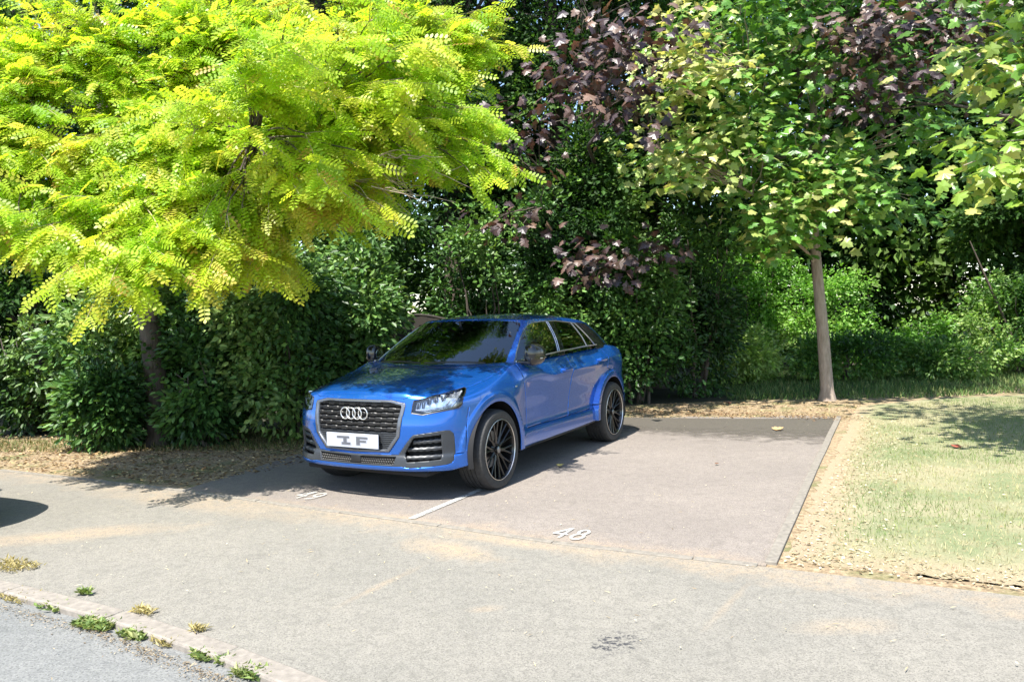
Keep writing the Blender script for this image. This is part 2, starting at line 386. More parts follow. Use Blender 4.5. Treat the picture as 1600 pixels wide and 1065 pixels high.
e_side = _tbl([(.18,.12),(.25,.055),(.29,.022),(.33,.018),(.39,.022),(.425,.030),(.445,.044),(.50,.050),(.60,.047),(.72,.034),(.82,.022),(.88,.016),(.93,.024),(1.0,.048),(1.06,.074),(1.12,.11)])
e_rear = _tbl([(.25,.10),(.32,.02),(.40,.0),(.55,.0),(.66,.02),(.72,.05),(.80,.055),(.9,.075),(1.0,.11),(1.1,.16)])
e_fend = _tbl([(.18,.06),(.25,.012),(.37,.006),(.39,.018),(.5,.016),(.62,.012),(.74,.012),(.82,.018),(.88,.032),(.94,.055),(1.02,.09)])
WHEELS = (0.0, -WB); ARCH = ((.025,.345,.398), (-2.585,.338,.395))
def e_tot(x, y, z, s_front, s_rear):
    """inward offset; s_front/s_rear = weights 0..1"""
    fen = _sm(-.55, -.25, x)
    base = e_side(z)*(1-fen) + e_fend(z)*fen
    # chiselled shoulder: hexagonal facet between the axles
    cz = np.interp(x, [-2.75,-2.35,-2.1,-1.05,-.8,-.4], [.955,.955,.90,.875,.925,.93])
    fac = _sm(-2.9,-2.5,x)*(1-_sm(-.75,-.35,x))
    up = np.clip((z-cz)/.03, -1, 1)
    base = base + fac*(np.where(z > cz, (z-cz)*.22, (cz-z)*.03) - .016*np.clip(1-np.abs(z-cz)/.07, 0, 1))
    e = base*(1-s_front-s_rear) + e_front(z)*s_front + e_rear(z)*s_rear
    for (cx, czz, r0) in ARCH:
        r = np.sqrt((x-cx)**2 + (z-czz)**2)
        f = (1-_sm(r0+.066, r0+.082, r))*(1-s_front)*_sm(.1, .25, z)
        f = f*np.where(z < .25, .6, 1.0)
        e = e*(1-f) + (.004+.10*np.clip(r0+.02-r, 0, .05))*f
    return e
NSH = 340
_O = _catmull(OUT, NSH)
_t = np.gradient(_O, axis=0); _t /= np.linalg.norm(_t, axis=1)[:, None]
_N = np.stack([-_t[:, 1], _t[:, 0]], 1)*-1.0     # outward
if _N[NSH//2, 1] < 0: _N = -_N
_wf = _sm(.45, .72, _O[:, 0]); _wr = _sm(2.95, 3.25, -_O[:, 0])
ARC = np.concatenate([[0], np.cumsum(np.linalg.norm(np.diff(_O, axis=0), axis=1))])
zb_f = _tbl([(.80,.258),(.6,.255),(.45,.275),(.36,.28),(-.36,.272),(-2.2,.298),(-3.0,.32),(-3.39,.33)])
def lower_shell():
    nz, nc = 74, 34
    Rr = .035
    V = np.zeros((NSH, nz+nc, 3))
    zb = zb_f(_O[:, 0])
    e_top0 = .075*_wf + .075*(1-_wf)
    # iterate to find top edge
    P = _O.copy()
    for _ in range(6):
        zt = hood_h(P[:, 0], P[:, 1])
        e1 = e_tot(_O[:, 0], _O[:, 1], zt-Rr*.6, _wf, _wr)
        P = _O - _N*(e1+Rr)[:, None]
    for j in range(nz):
        t = j/(nz-1)
        if t < .86: z = zb + (zt-Rr-zb)*(t/.86); ex = 0; z2 = z
        else:
            a = (t-.86)/.14*math.pi/2; z = zt-Rr + Rr*np.sin(a); ex = Rr*(1-math.cos(a)); z2 = np.minimum(z, zt-Rr*.6)
        e = e_tot(_O[:, 0], _O[:, 1], z2, _wf, _wr)
        V[:, j, :2] = _O - _N*(e+ex)[:, None]; V[:, j, 2] = z
    # cap towards the spine
    top = V[:, nz-1, :2].copy()
    u = ARC/ARC[-1]
    xs = np.interp(_O[:, 0], [-3.39, -3.0, .35, .80], [-3.05, -2.9, .30, .62])
    xs = .50 - (ARC - ARC[0])/(ARC[-1]-ARC[0])*3.5
    for j in range(nc):
        t = (j+1)/nc
        x = top[:, 0]*(1-t) + xs*t; y = top[:, 1]*(1-t)
        w = 1-_sm(0, .12, t)
        V[:, nz+j, 0] = x; V[:, nz+j, 1] = y
        hz = hood_h(x, y); dz = (V[:, nz-1, 2]-hood_h(top[:, 0], top[:, 1]))
        V[:, nz+j, 2] = hz + dz*w
    V[:, -1, 1] = 0
    V[0, :, 1] = 0; V[-1, :, 1] = 0
    return V
# greenhouse: base (x,y) and roof edge (x,y,z)
GK0 = [(-.235,0),(-.285,.40),(-.385,.67),(-.455,.765),(-.62,.812),(-1.5,.822),(-2.35,.812),(-2.78,.765),(-3.00,.66),(-3.12,.40),(-3.16,0)]
GK1 = [(-.965,0,1.424),(-.985,.33,1.418),(-1.035,.50,1.407),(-1.10,.575,1.400),(-1.30,.625,1.404),(-1.8,.645,1.402),(-2.30,.625,1.366),(-2.60,.575,1.332),(-2.77,.50,1.315),(-2.86,.30,1.320),(-2.89,0,1.325)]
zr_f = _tbl([(-.965,1.424),(-1.1,1.441),(-1.3,1.456),(-1.55,1.463),(-1.9,1.457),(-2.3,1.430),(-2.6,1.392),(-2.89,1.331)])
def upper_shell():
    n = 300; nz, nc = 44, 24
    K = np.array([(*a, *b) for a, b in zip(GK0, GK1)])
    C = _catmull(K, n); A, B = C[:, :2], C[:, 2:]
    V = np.zeros((n, nz+nc, 3))
    zb = hood_h(A[:, 0], A[:, 1]) - .03
    ctr = np.array([[-1.7, 0]])
    dirn = np.gradient(A, axis=0); dirn /= np.linalg.norm(dirn, axis=1)[:, None]; no = np.stack([dirn[:, 1], -dirn[:, 0]], 1)
    if no[n//2, 1] < 0: no = -no
    for j in range(nz):
        t = j/(nz-1); b = .022*math.sin(math.pi*min(1, t*1.0))
        V[:, j, :2] = A*(1-t)+B[:, :2]*t + no*b; V[:, j, 2] = zb*(1-t)+B[:, 2]*t
    xs = np.clip(np.interp(np.arange(n)/(n-1), [0, .12, .9, 1], [-1.25, -1.5, -2.6, -2.8]), -2.9, -1.1)
    xs = -1.2 - np.arange(n)/(n-1)*1.6
    for j in range(nc):
        t = (j+1)/nc
        x = B[:, 0]*(1-t)+xs*t; y = B[:, 1]*(1-t)
        g = (1-t)**2.4 if True else 0
        V[:, nz+j, 0] = x; V[:, nz+j, 1] = y
        V[:, nz+j, 2] = zr_f(x)*(1-g) + g*(B[:, 2]+ (zr_f(x)-zr_f(B[:, 0]))*.0)
    V[0, :, 1] = 0; V[-1, :, 1] = 0; V[:, -1, 1] = 0
    return V
def grid_bm(V):
    bm = bmesh.new(); n, m = V.shape[:2]
    vs = [[bm.verts.new(V[i, j]) for j in range(m)] for i in range(n)]
    for i in range(n-1):
        for j in range(m-1):
            q = [vs[i][j], vs[i+1][j], vs[i+1][j+1], vs[i][j+1]]
            bm.faces.new(q)
    bmesh.ops.remove_doubles(bm, verts=bm.verts[:], dist=1e-5)
    bmesh.ops.recalc_face_normals(bm, faces=bm.faces[:])
    f = max(bm.faces, key=lambda f: f.calc_center_median().y + f.calc_center_median().z)
    if f.normal.dot(Vector((0, .5, .5))) < 0: bmesh.ops.reverse_faces(bm, faces=bm.faces[:])
    return bm
AX = {'xz': (0, 2), 'yz': (1, 2), 'xy': (0, 1)}
def pip(poly, u, v):
    c = False; n = len(poly); j = n-1
    for i in range(n):
        xi, yi = poly[i]; xj, yj = poly[j]
        if (yi > v) != (yj > v) and u < (xj-xi)*(v-yi)/(yj-yi)+xi: c = not c
        j = i
    return c
def cut(bm, poly, plane='xz', filt=None, closed=True):
    """score polygon outline into the surface (projected), return faces inside"""
    a, b = AX[plane]
    us = [p[0] for p in poly]; vs = [p[1] for p in poly]; mg = .06
    cand = set()
    for f in bm.faces:
        if filt and not filt(f): continue
        c = f.calc_center_bounds()
        if min(us)-mg < c[a] < max(us)+mg and min(vs)-mg < c[b] < max(vs)+mg: cand.add(f)
    n = len(poly)
    for i in range(n if closed else n-1):
        p, q = poly[i], poly[(i+1) % n]; du, dv = q[0]-p[0], q[1]-p[1]; L = math.hypot(du, dv)
        if L < 1e-6: continue
        nu, nv = -dv/L, du/L
        near = []
        for f in cand:
            if not f.is_valid: continue
            s = []; tt = []
            for v in f.verts:
                x, y = v.co[a]-p[0], v.co[b]-p[1]; s.append(x*nu+y*nv); tt.append((x*du+y*dv)/L)
            if min(s) < -1e-6 and max(s) > 1e-6 and max(tt) > -.02 and min(tt) < L+.02: near.append(f)
        if not near: continue
        co = [0,0,0]; no = [0,0,0]; co[a], co[b] = p; no[a], no[b] = nu, nv
        geom = set(near)
        for f in near: geom.update(f.edges); geom.update(f.verts)
        r = bmesh.ops.bisect_plane(bm, geom=list(geom), dist=1e-6, plane_co=co, plane_no=no)
        cand = set(f for f in cand if f.is_valid)
        cand.update(g for g in r['geom'] if isinstance(g, bmesh.types.BMFace))
        for g in r['geom_cut']:
            if isinstance(g, bmesh.types.BMEdge): cand.update(g.link_faces)
    out = []
    for f in cand:
        if not f.is_valid or (filt and not filt(f)): continue
        c = f.calc_center_median()
        if pip(poly, c[a], c[b]): out.append(f)
    return out
def stroke(bm, pts, w, plane='xz', filt=None):
    """faces of a thin line w wide along pts"""
    fs = set()
    for p, q in zip(pts[:-1], pts[1:]):
        du, dv = q[0]-p[0], q[1]-p[1]; L = math.hypot(du, dv); nu, nv = -dv/L*w/2, du/L*w/2; e = w*.3/L
        p2 = (p[0]-du*e, p[1]-dv*e); q2 = (q[0]+du*e, q[1]+dv*e)
        fs.update(cut(bm, [(p2[0]+nu, p2[1]+nv), (q2[0]+nu, q2[1]+nv), (q2[0]-nu, q2[1]-nv), (p2[0]-nu, p2[1]-nv)], plane, filt))
    return [f for f in fs if f.is_valid]
def take(bm, faces):
    """move faces into a new bmesh"""
    faces = [f for f in set(faces) if f.is_valid]
    nb = bmesh.new(); mp = {}
    for f in faces:
        vs = []
        for v in f.verts:
            if v not in mp: mp[v] = nb.verts.new(v.co)
            vs.append(mp[v])
        try: nb.faces.new(vs)
        except ValueError: pass
    bmesh.ops.delete(bm, geom=faces, context='FACES')
    return nb
def mirror(bm):
    g = bmesh.ops.duplicate(bm, geom=bm.verts[:]+bm.edges[:]+bm.faces[:])['geom']
    for v in g:
        if isinstance(v, bmesh.types.BMVert): v.co.y = -v.co.y
    bmesh.ops.reverse_faces(bm, faces=[f for f in g if isinstance(f, bmesh.types.BMFace)])
    bmesh.ops.remove_doubles(bm, verts=bm.verts[:], dist=2e-4)
    return bm
def flipped(bm):
    nb = bm.copy()
    for v in nb.verts: v.co.y = -v.co.y
    bmesh.ops.reverse_faces(nb, faces=nb.faces[:]); return nb
def solid(o, th=.012, off=-1, inner=None):
    m = o.modifiers.new('solidify', 'SOLIDIFY'); m.thickness = th; m.offset = off; m.use_even_offset = False
    if inner is not None: m.material_offset = inner
    return o
def car_materials():
    M = {}
    t = NT('car_paint'); t.P(Base_Color=(.012,.085,.40,1), Metallic=.58, Roughness=.24, Coat_Weight=1.0, Coat_Roughness=.025)
    f = t.noise(900, 2, .5, t.coord()); t.l(t.ramp(f, [(.35,(.006,.090,.41)),(.65,(.010,.125,.52))]), t.p.inputs['Base Color'])
    M['paint'] = t.m
    M['trim'] = simple('grey_trim', (.036,.040,.046), .42, .2, noise=.08, nscale=60)
    M['grille_frame'] = simple('grille_frame_grey', (.16,.17,.19), .32, .7)
    M['black'] = simple('black_plastic', (.012,.012,.013), .42)
    M['gloss_black'] = simple('gloss_black', (.010,.010,.012), .12, coat=.5)
    M['dark'] = simple('dark_liner', (.006,.006,.007), .8)
    M['chrome'] = simple('bright_metal', (.72,.73,.74), .18, 1.0)
    M['rings'] = simple('ring_chrome', (.80,.79,.76), .22, .85)
    M['satin'] = simple('satin_strip', (.55,.56,.58), .3, .9)
    t = NT('tyre_rubber'); t.P(Base_Color=(.022,.022,.023,1), Roughness=.72)
    f = t.noise(40, 4, .6, t.coord()); t.l(t.ramp(f, [(.3,(.018,.018,.019)),(.75,(.04,.039,.037))]), t.p.inputs['Base Color']); M['tyre'] = t.m
    M['rim'] = simple('black_rim', (.010,.0095,.0095), .28, .3, coat=.4)
    M['lip'] = simple('polished_lip', (.75,.72,.68), .28, .9)
    M['disc'] = simple('brake_disc', (.25,.25,.26), .35, .9)
    M['seat'] = simple('seat_fabric', (.035,.045,.05), .8, noise=.2, nscale=80)
    M['dash'] = simple('dashboard', (.018,.018,.02), .6)
    M['plate'] = simple('plate_white', (.46,.49,.56), .35)
    M['ink'] = simple('plate_ink', (.09,.095,.11), .5)
    M['ink_soft'] = simple('plate_ink_soft', (.30,.31,.35), .5)
    M['red'] = simple('tail_lens', (.28,.012,.01), .12, coat=1)
    M['reflector'] = simple('lamp_reflector', (.80,.82,.86), .22, .75)
    M['reflector_dark'] = simple('lamp_inner', (.22,.25,.32), .25, .6)
    def glass(name, tint, rough=.0, base=.05):
        t = NT(name); n = t.n; n.remove(t.p)
        tr = t.node('BsdfTransparent'); tr.inputs[0].default_value = (*tint, 1)
        gl = t.node('BsdfGlossy'); gl.inputs['Roughness'].default_value = rough; gl.inputs[0].default_value = (.95,.98,1,1)
        fr = t.node('Fresnel'); fr.inputs[0].default_value = 1.52
        k = t.math('ADD', t.math('MULTIPLY', fr.outputs[0], 1.5), base, clamp=True)
        mx = t.node('MixShader'); t.l(k, mx.inputs[0]); t.l(tr.outputs[0], mx.inputs[1]); t.l(gl.outputs[0], mx.inputs[2])
        t.l(mx.outputs[0], t.out.inputs[0]); return t.m
    M['glass'] = glass('window_glass', (.26,.38,.36)); M['dark_glass'] = glass('privacy_glass', (.03,.033,.033))
    M['lens'] = glass('lamp_lens', (.92,.94,.96), base=.02)
    return M
def build_car(M, root):
    P = lambda nm, bm, m, par=None, sm=32: bm_obj(nm, bm, m, par or root, sm)
    low = grid_bm(lower_shell()); up = grid_bm(upper_shell())
    # ---- wheel arches
    for (cx, cz, r) in ARCH:
        poly = [(cx+r*math.cos(a), cz+r*math.sin(a)) for a in [2*math.pi*k/44 for k in range(44)]]
        fs = cut(low, poly, 'xz', lambda f: f.calc_center_median().y > .5 and abs(f.normal.z) < .95)
        bmesh.ops.delete(low, geom=fs, context='FACES')
    # ---- nose openings
    nose = lambda f: f.calc_center_median().x > .2 and f.calc_center_median().z < .9
    G_OUT = [(-.01,.812),(.33,.812),(.45,.787),(.455,.765),(.42,.53),(.32,.408),(-.01,.398)]
    G_IN = [(-.01,.795),(.32,.795),(.420,.772),(.425,.76),(.393,.535),(.30,.425),(-.01,.415)]
    TR = [(-.01,.380),(.40,.388),(.515,.535),(.53,.545),(.735,.574),(.760,.570),(.776,.545),(.779,.51),(.779,.335),(.768,.315),(.745,.306),(.50,.287),(.43,.298),(-.01,.298)]
    LO = [(-.01,.368),(.385,.374),(.365,.312),(-.01,.308)]
    FO = [(.530,.522),(.714,.541),(.714,.349),(.475,.333),(.452,.398)]
    HL = [(.511,.805),(.509,.712),(.55,.706),(.593,.698),(.655,.711),(.712,.722),(.760,.732),(.802,.740),(.812,.755),(.816,.770),(.812,.807),(.775,.842),(.739,.869),(.717,.877),(.699,.865),(.68,.853),(.656,.844),(.628,.834),(.571,.819)]
    fs = cut(low, G_OUT, 'yz', nose); gf = take(low, fs)
    gi = cut(gf, G_IN, 'yz'); bmesh.ops.delete(gf, geom=gi, context='FACES')
    for v in gf.verts: v.co.x += .006
    fr = P('grille_frame', mirror(gf), M['grille_frame']); solid(fr, .045)
    tr = take(low, cut(low, TR, 'yz', nose))
    for pl in (LO, FO): bmesh.ops.delete(tr, geom=cut(tr, pl, 'yz'), context='FACES')
    solid(P('bumper_trim', mirror(tr), M['trim']), .03)
    hl = take(low, cut(low, HL, 'yz', nose))
    # ---- body gaps
    side = lambda f: f.calc_center_median().y > .7 and f.calc_center_median().z < 1.2 and abs(f.normal.z) < .9
    arc = [(-2.585+.475*math.cos(a), .338+.475*math.sin(a)) for a in [R(q) for q in (100,115,130,145,156)]]
    FD = [(-.424,1.045),(-.455,.94),(-.475,.85),(-.555,.65),(-.565,.47),(-.565,.436)]
    BG = [(-1.50,1.09),(-1.512,1.0),(-1.505,.92),(-1.485,.60),(-1.47,.436)]
    RD = [(-2.36,1.11),(-2.44,1.05),(-2.476,.98),(-2.476,.905),(-2.455,.84)] + [a for a in arc[1:]] + [(-2.06,.46),(-2.05,.436)]
    fdoor = take(low, cut(low, FD+[(-1.47,.436),(-1.485,.60),(-1.505,.92),(-1.512,1.0),(-1.50,1.12),(-.42,1.12)], 'xz', side))
    rdoor = take(low, cut(low, BG+RD[::-1]+[(-2.36,1.12),(-1.5,1.12)], 'xz', side))
    # a hairline gap: shrink the doors' rim
    def shut(bm, outline, w=.0045):
        ed = [v for v in bm.verts if v.is_boundary and v.co.z < 1.06]
        s = stroke(bm, outline, w*2, 'xz', side); bmesh.ops.delete(bm, geom=s, context='FACES')
    shut(fdoor, FD+BG[::-1]); shut(rdoor, BG+RD[::-1])
    # bonnet panel: seam on top
    top = lambda f: f.normal.z > .25 and f.calc_center_median().x > -.45
    BN = [(.716,-.01),(.716,.30),(.700,.43),(.665,.50),(.60,.585),(.50,.655),(.36,.712),(.2,.742),(0,.765),(-.2,.775),(-.335,.772),(-.335,-.01)]
    bon = take(low, cut(low, BN, 'xy', top))
    s = stroke(bon, BN[:-1], .007, 'xy', top); bmesh.ops.delete(bon, geom=s, context='FACES')
    # bumper / fender seam and front-lip seam
    for line in ([(.395,.74),(.425,.62),(.445,.40)], [(.75,.383),(.46,.383)]):
        f_ = stroke(low, line, .005, 'xz', lambda f: f.calc_center_median().y > .6)
        bmesh.ops.delete(low, geom=f_, context='FACES')
    # remove the deck inside the cabin
    inner = [(x+.02 if x < -1.5 else x-.03, y-.035) for x, y in GK0]; inner[0] = (inner[0][0], -.01); inner[-1] = (inner[-1][0], -.01)
    deck = lambda f: f.normal.z > .3
    bmesh.ops.delete(low, geom=[f for f in cut(low, inner, 'xy', deck)], context='FACES')
    # tail lamp
    TLp = [(.42,.93),(.80,.95),(.86,.90),(.86,.80),(.42,.80)]
    tl = take(low, cut(low, TLp, 'yz', lambda f: f.calc_center_median().x < -3.0))
    body = P('body', mirror(low), [M['paint'], M['dark']]); solid(body, .010, inner=1)
    for k, (nm, bm) in enumerate((('front_door', fdoor), ('rear_door', rdoor))):
        for q, b in enumerate((bm, flipped(bm))):
            d = P(nm, b, [M['paint'], M['dark']]); solid(d, .010, inner=1)
            # handle
            hx, hz = ((-1.36,.905), (-2.27,.942))[k]; sy = 1 if q == 0 else -1
            h = bmesh.new(); y0 = .878
            tube(h, [(hx+.105, sy*(y0-.006), hz), (hx+.085, sy*(y0+.026), hz), (hx, sy*(y0+.034), hz+.002), (hx-.085, sy*(y0+.026), hz), (hx-.105, sy*(y0-.006), hz)], [.013,.015,.016,.015,.013], 8)
            bmesh.ops.scale(h, vec=(1,1,1.25), verts=h.verts, space=Matrix.Translation((-hx,0,-hz)))
            P('handle', h, M['paint'], d)
            # scooped bowl behind the handle
            bw = bmesh.new(); bmesh.ops.create_uvsphere(bw, u_segments=20, v_segments=10, radius=1)
            bmesh.ops.transform(bw, matrix=Matrix.Translation((hx-.015, sy*.8745, hz-.002)) @ Matrix.Diagonal((.062,.010,.030,1)), verts=bw.verts)
            P('handle_recess', bw, M['paint'], d)
    bn = P('bonnet', mirror(bon), [M['paint'], M['dark']]); solid(bn, .010, inner=1)
    for b in (tl, flipped(tl)):
        solid(P('tail_lamp', b, M['red']), .02)
    # headlights
    for q, b in enumerate((hl, flipped(hl))):
        sy = 1 if q == 0 else -1
        lens = b.copy()
        # dark rubber rim = boundary band
        h = b.copy(); cen = Vector((.52, sy*.67, .78))
        for v in h.verts: v.co += (cen - v.co)*.17 + Vector((-.035, -sy*.02, 0))
        e = bmesh.ops.extrude_face_region(h, geom=h.faces[:])
        root_l = P('headlight', h, M['reflector']); root_l.modifiers.new('solidify','SOLIDIFY').thickness = .004
        P('lens', lens, M['lens'], root_l)
        r = bmesh.new(); bd = [e for e in b.edges if e.is_boundary]
        for e in bd:
            p, n = e.verts[0].co, e.verts[1].co
            d = (n-p)
            if d.length < 1e-4: continue
            tube(r, [p, n], .0045, 5, cap=False)
        P('lens_rim', r, M['black'], root_l, 60)
        # inner furniture: louvre blocks, daytime strip, projector housing
        TI = BVH_low
        def sp(y, z, dep):
            hh = TI.ray_cast(Vector((1.5, sy*y, z)), Vector((-1,0,0)))
            return hh[0] + Vector((-dep, -sy*dep*.3, 0))
        bb = bmesh.new()
        def strip(pl, w, dep, mi=0):
            tube(bb, [sp(y, z, dep) for y, z in pl], w, 6, mi=mi)
        strip([(.533,.732),(.60,.727),(.68,.742),(.76,.758)], .009, .022)
        strip([(.533,.732),(.536,.79)], .006, .022)
        strip([(.76,.752),(.780,.785),(.738,.852)], .010, .02)
        strip([(.735,.765),(.715,.845)], .008, .022)
        for k in range(3):
            y = .61+.043*k; box(bb, sp(y, .795+.012*k, .045), (.03,.034,.052), bevel=.005, mi=1)
        for k in range(2):
            y = .545+.032*k; box(bb, sp(y, .765, .05), (.03,.022,.05), bevel=.004, mi=1)
        P('lamp_unit', bb, [M['reflector'], M['reflector_dark']], root_l, 40)
        for k in range(3):
            P_ = bmesh.new(); y = .615+.043*k; tube(P_, [sp(y, .79+.012*k+zz, .024) for zz in (-.02,.022)], .0045, 6)
            P('led_bar', P_, M['gloss_black'], root_l, 50)
    # ---- grille interior
    fx = lambda y, z: (BVH_low.ray_cast(Vector((1.5, y, z)), Vector((-1,0,0)))[0] or Vector((.5,0,0))).x
    gb = bmesh.new()
    ys = np.linspace(-.46, .46, 40)
    def half_w(z):  # inner half width of the opening at z
        return float(np.interp(z, [.415,.425,.535,.76,.79], [.29,.30,.393,.425,.35]))
    # backing
    rows = [np.linspace(-half_w(z)-.03, half_w(z)+.03, 24) for z in np.linspace(.405,.81,10)]
    vv = [[gb.verts.new((fx(float(np.clip(y,-.42,.42)), float(np.clip(z,.42,.78)))-.075, y, z)) for y in r] for r, z in zip(rows, np.linspace(.405,.81,10))]
    for i in range(9):
        for j in range(23): gb.faces.new((vv[i][j], vv[i][j+1], vv[i+1][j+1], vv[i+1][j]))
    gr = P('grille', gb, M['dark'])
    for k, z in enumerate(np.linspace(.775,.585,6)):
        hw = half_w(z)+.01; n = 120; yy = np.linspace(-hw, hw, n); sb = bmesh.new(); prev = None
        for y in yy:
            ph = (y/.112 + .5*(k % 2)) % 1.0
            w = float(np.interp(ph, [0,.12,.22,.62,.72,1], [.5,.5,1,1,.5,.5]))
            hgt = .0065 + .0085*w; x = fx(y, z)-.012-(.012*(1-w)); dep = .03
            ring = [sb.verts.new(p) for p in ((x-.004, y, z+hgt), (x, y, z+hgt*.5), (x-.003, y, z-hgt), (x-dep, y, z-hgt), (x-dep, y, z+hgt))]
            if prev:
                for a in range(5): sb.faces.new((prev[a], prev[(a+1)%5], ring[(a+1)%5], ring[a]))
            prev = ring
        P('slat', sb, M['black'], gr, 25)
    pb = bmesh.new(); prevs = None
    for z in np.linspace(.41,.565,40):
        hw = half_w(z)+.01; row = []
        for y in np.linspace(-hw, hw, 30): row.append(pb.verts.new((fx(y, z)-.022-(.006 if (z*1000 % 16) < 5 else 0), y, z)))
        if prevs:
            for j in range(29): pb.faces.new((prevs[j], prevs[j+1], row[j+1], row[j]))
        prevs = row
    P('lower_grille_panel', pb, M['trim'], gr, 20)
    # emblem of four rings
    eb = bmesh.new()
    for k in range(4):
        cy = (k-1.5)*.0605; pts = [(0,0,0)]
        m = Matrix.Translation((fx(0,.70)+.006 + (.002 if k % 2 else 0), cy-.006, .702)) @ Matrix.Rotation(math.pi/2, 4, 'Y') @ Matrix.Rotation(0,4,'X')
        rg = []
        for a in range(40):
            t = 2*math.pi*a/40; rg.append([eb.verts.new(m @ Vector(((.0445+.0052*math.cos(b))*math.cos(t), (.0445+.0052*math.cos(b))*math.sin(t), .004*math.sin(b)))) for b in [2*math.pi*c/8 for c in range(8)]])
        for a in range(40):
            for c in range(8): eb.faces.new((rg[a][c], rg[(a+1)%40][c], rg[(a+1)%40][(c+1)%8], rg[a][(c+1)%8]))
    P('badge', eb, M['rings'], gr, 60)
    mb = bmesh.new()
    box(mb, (fx(.27,.65)-.005, -.285, .668), (.006,.05,.010), bevel=.002); P('side_badge', mb, M['black'], gr)
    # number plate
    nb = bmesh.new(); px = fx(0,.49)+.012
    box(nb, (px, -.016, .487), (.010,.525,.113), bevel=.004)
    npl = P('number_plate', nb, M['plate'], root, 40)
    # the characters on the plate, blurred in the photograph: I (with wide serifs) and F
    xx = px+.0065
    I0, F0 = -.085, .075
    for prts, soft in (([(I0-.02,.512,.125,.016), (I0,.487,.034,.046), (I0+.01,.462,.088,.018)], [(I0-.02,.512,.145,.028), (I0,.487,.056,.060), (I0+.01,.462,.108,.030)]),
                       ([(F0-.028,.487,.036,.066), (F0+.020,.512,.096,.016), (F0+.012,.485,.080,.015)], [(F0-.028,.487,.056,.080), (F0+.020,.512,.118,.028), (F0+.012,.485,.100,.028)])):
        ib = bmesh.new()
        for k, (y, z, w, h) in enumerate(prts): box(ib, (xx+.0002*k, y, z), (.0016, w, h))
        co = P('plate_character', ib, M['ink'], npl, 40)
        ib = bmesh.new()
        for k, (y, z, w, h) in enumerate(soft): box(ib, (xx-.0011+.0002*k, y, z), (.0012, w, h))
        P('soft_edge', ib, M['ink_soft'], npl, 40)
    cb = bmesh.new(); box(cb, (px-.02, -.016, .487), (.03,.50,.10), bevel=.004); box(cb, (px-.004,.0,.424), (.012,.10,.012), bevel=.003); P('plate_holder', cb, M['black'], npl)
    # fog vents
    for sy in (1, -1):
        vb = bmesh.new(); pr = None
        for y in np.linspace(.44,.73,14):
            row = [vb.verts.new((fx(sy*min(y,.72), .44)-.085+.0*y, sy*y, z)) for z in (.32,.555)]
            if pr: vb.faces.new((pr[0], row[0], row[1], pr[1]) if sy > 0 else (pr[1], row[1], row[0], pr[0]))
            pr = row
        va = P('side_vent', vb, M['dark'])
        for z0, z1, y0 in ((.485,.497,.515), (.425,.436,.465), (.362,.372,.462)):
            lb = bmesh.new(); pr = None
            for k, y in enumerate(np.linspace(y0,.716,22)):
                z = z0+(z1-z0)*k/21; x = fx(sy*y, z)-.018; h = .012 + (.004 if k % 4 < 2 else 0)
                ring = [lb.verts.new(p) for p in ((x-.008, sy*y, z+h), (x, sy*y, z+.002), (x-.004, sy*y, z-h), (x-.06, sy*y, z-h), (x-.06, sy*y, z+h))]
                if pr:
                    for a in range(5): lb.faces.new((pr[a], pr[(a+1)%5], ring[(a+1)%5], ring[a]))
                pr = ring
            bmesh.ops.recalc_face_normals(lb, faces=lb.faces[:]); P('louvre', lb, M['trim'], va, 30)
    # honeycomb lower intake
    lb = bmesh.new(); pr = None
    for y in np.linspace(-.40,.40,24):
        row = [lb.verts.new((fx(y,.34)-.07, y, z)) for z in (.30,.385)]
        if pr: lb.faces.new((pr[0], row[0], row[1], pr[1]))
        pr = row
    li = P('lower_intake', lb, M['dark'])
    hb = bmesh.new()
    for r_, z in enumerate((.322,.341,.360)):
        for k in range(-17, 18):
            y = k*.022 + (.011 if r_ % 2 else 0)
            if abs(y) > .375 or abs(y) < .05: continue
            x = fx(y, z)-.016; pts = [(x, y+.0105*math.cos(a), z+.0095*math.sin(a)) for a in [math.pi/3*q+math.pi/6 for q in range(7)]]
            tube(hb, pts, .0022, 4, cap=False)
    box(hb, (fx(0,.34)-.018, 0, .342), (.02,.10,.062), bevel=.004)
    P('honeycomb', hb, M['black'], li, 40)
    # ---- greenhouse
    gs = lambda f: f.calc_center_median().y > .3 and f.normal.y > .35
    DLO = [(-.505,1.015),(-.56,1.062),(-.625,1.113),(-.83,1.243),(-.952,1.307),(-1.060,1.352),(-1.165,1.374),(-1.3,1.380),(-1.6,1.378),(-1.944,1.352),(-2.05,1.340),(-2.285,1.094),(-2.28,1.06),(-1.37,1.04),(-.925,1.0),(-.55,.99)]
    dlo = take(up, cut(up, DLO, 'xz', gs))
    BL = [(-2.05,1.345),(-2.285,1.094),(-2.285,1.04),(-2.80,1.04),(-2.66,1.11),(-2.55,1.21),(-2.42,1.325),(-2.2,1.345)]
    bl = take(up, cut(up, BL, 'xz', lambda f: f.calc_center_median().y > .3 and f.normal.y > .2))
    WSP = [(-.01,.96),(.44,.965),(.725,.975),(.705,1.03),(.655,1.18),(.583,1.352),(.560,1.378),(.50,1.390),(.33,1.398),(-.01,1.404)]
    ws = take(up, cut(up, WSP, 'yz', lambda f: f.normal.x > .25 and f.calc_center_median().x > -1.2))
    RW = [(-.01,1.10),(.50,1.10),(.42,1.29),(-.01,1.30)]
    rw = take(up, cut(up, RW, 'yz', lambda f: f.calc_center_median().x < -2.5 and f.normal.x < -.2))
    rf = P('roof', mirror(up), [M['paint'], M['dark']]); solid(rf, .03, inner=1)
    w_ = P('windscreen', mirror(ws), M['glass']); rwo = P('rear_window', mirror(rw), M['dark_glass'])
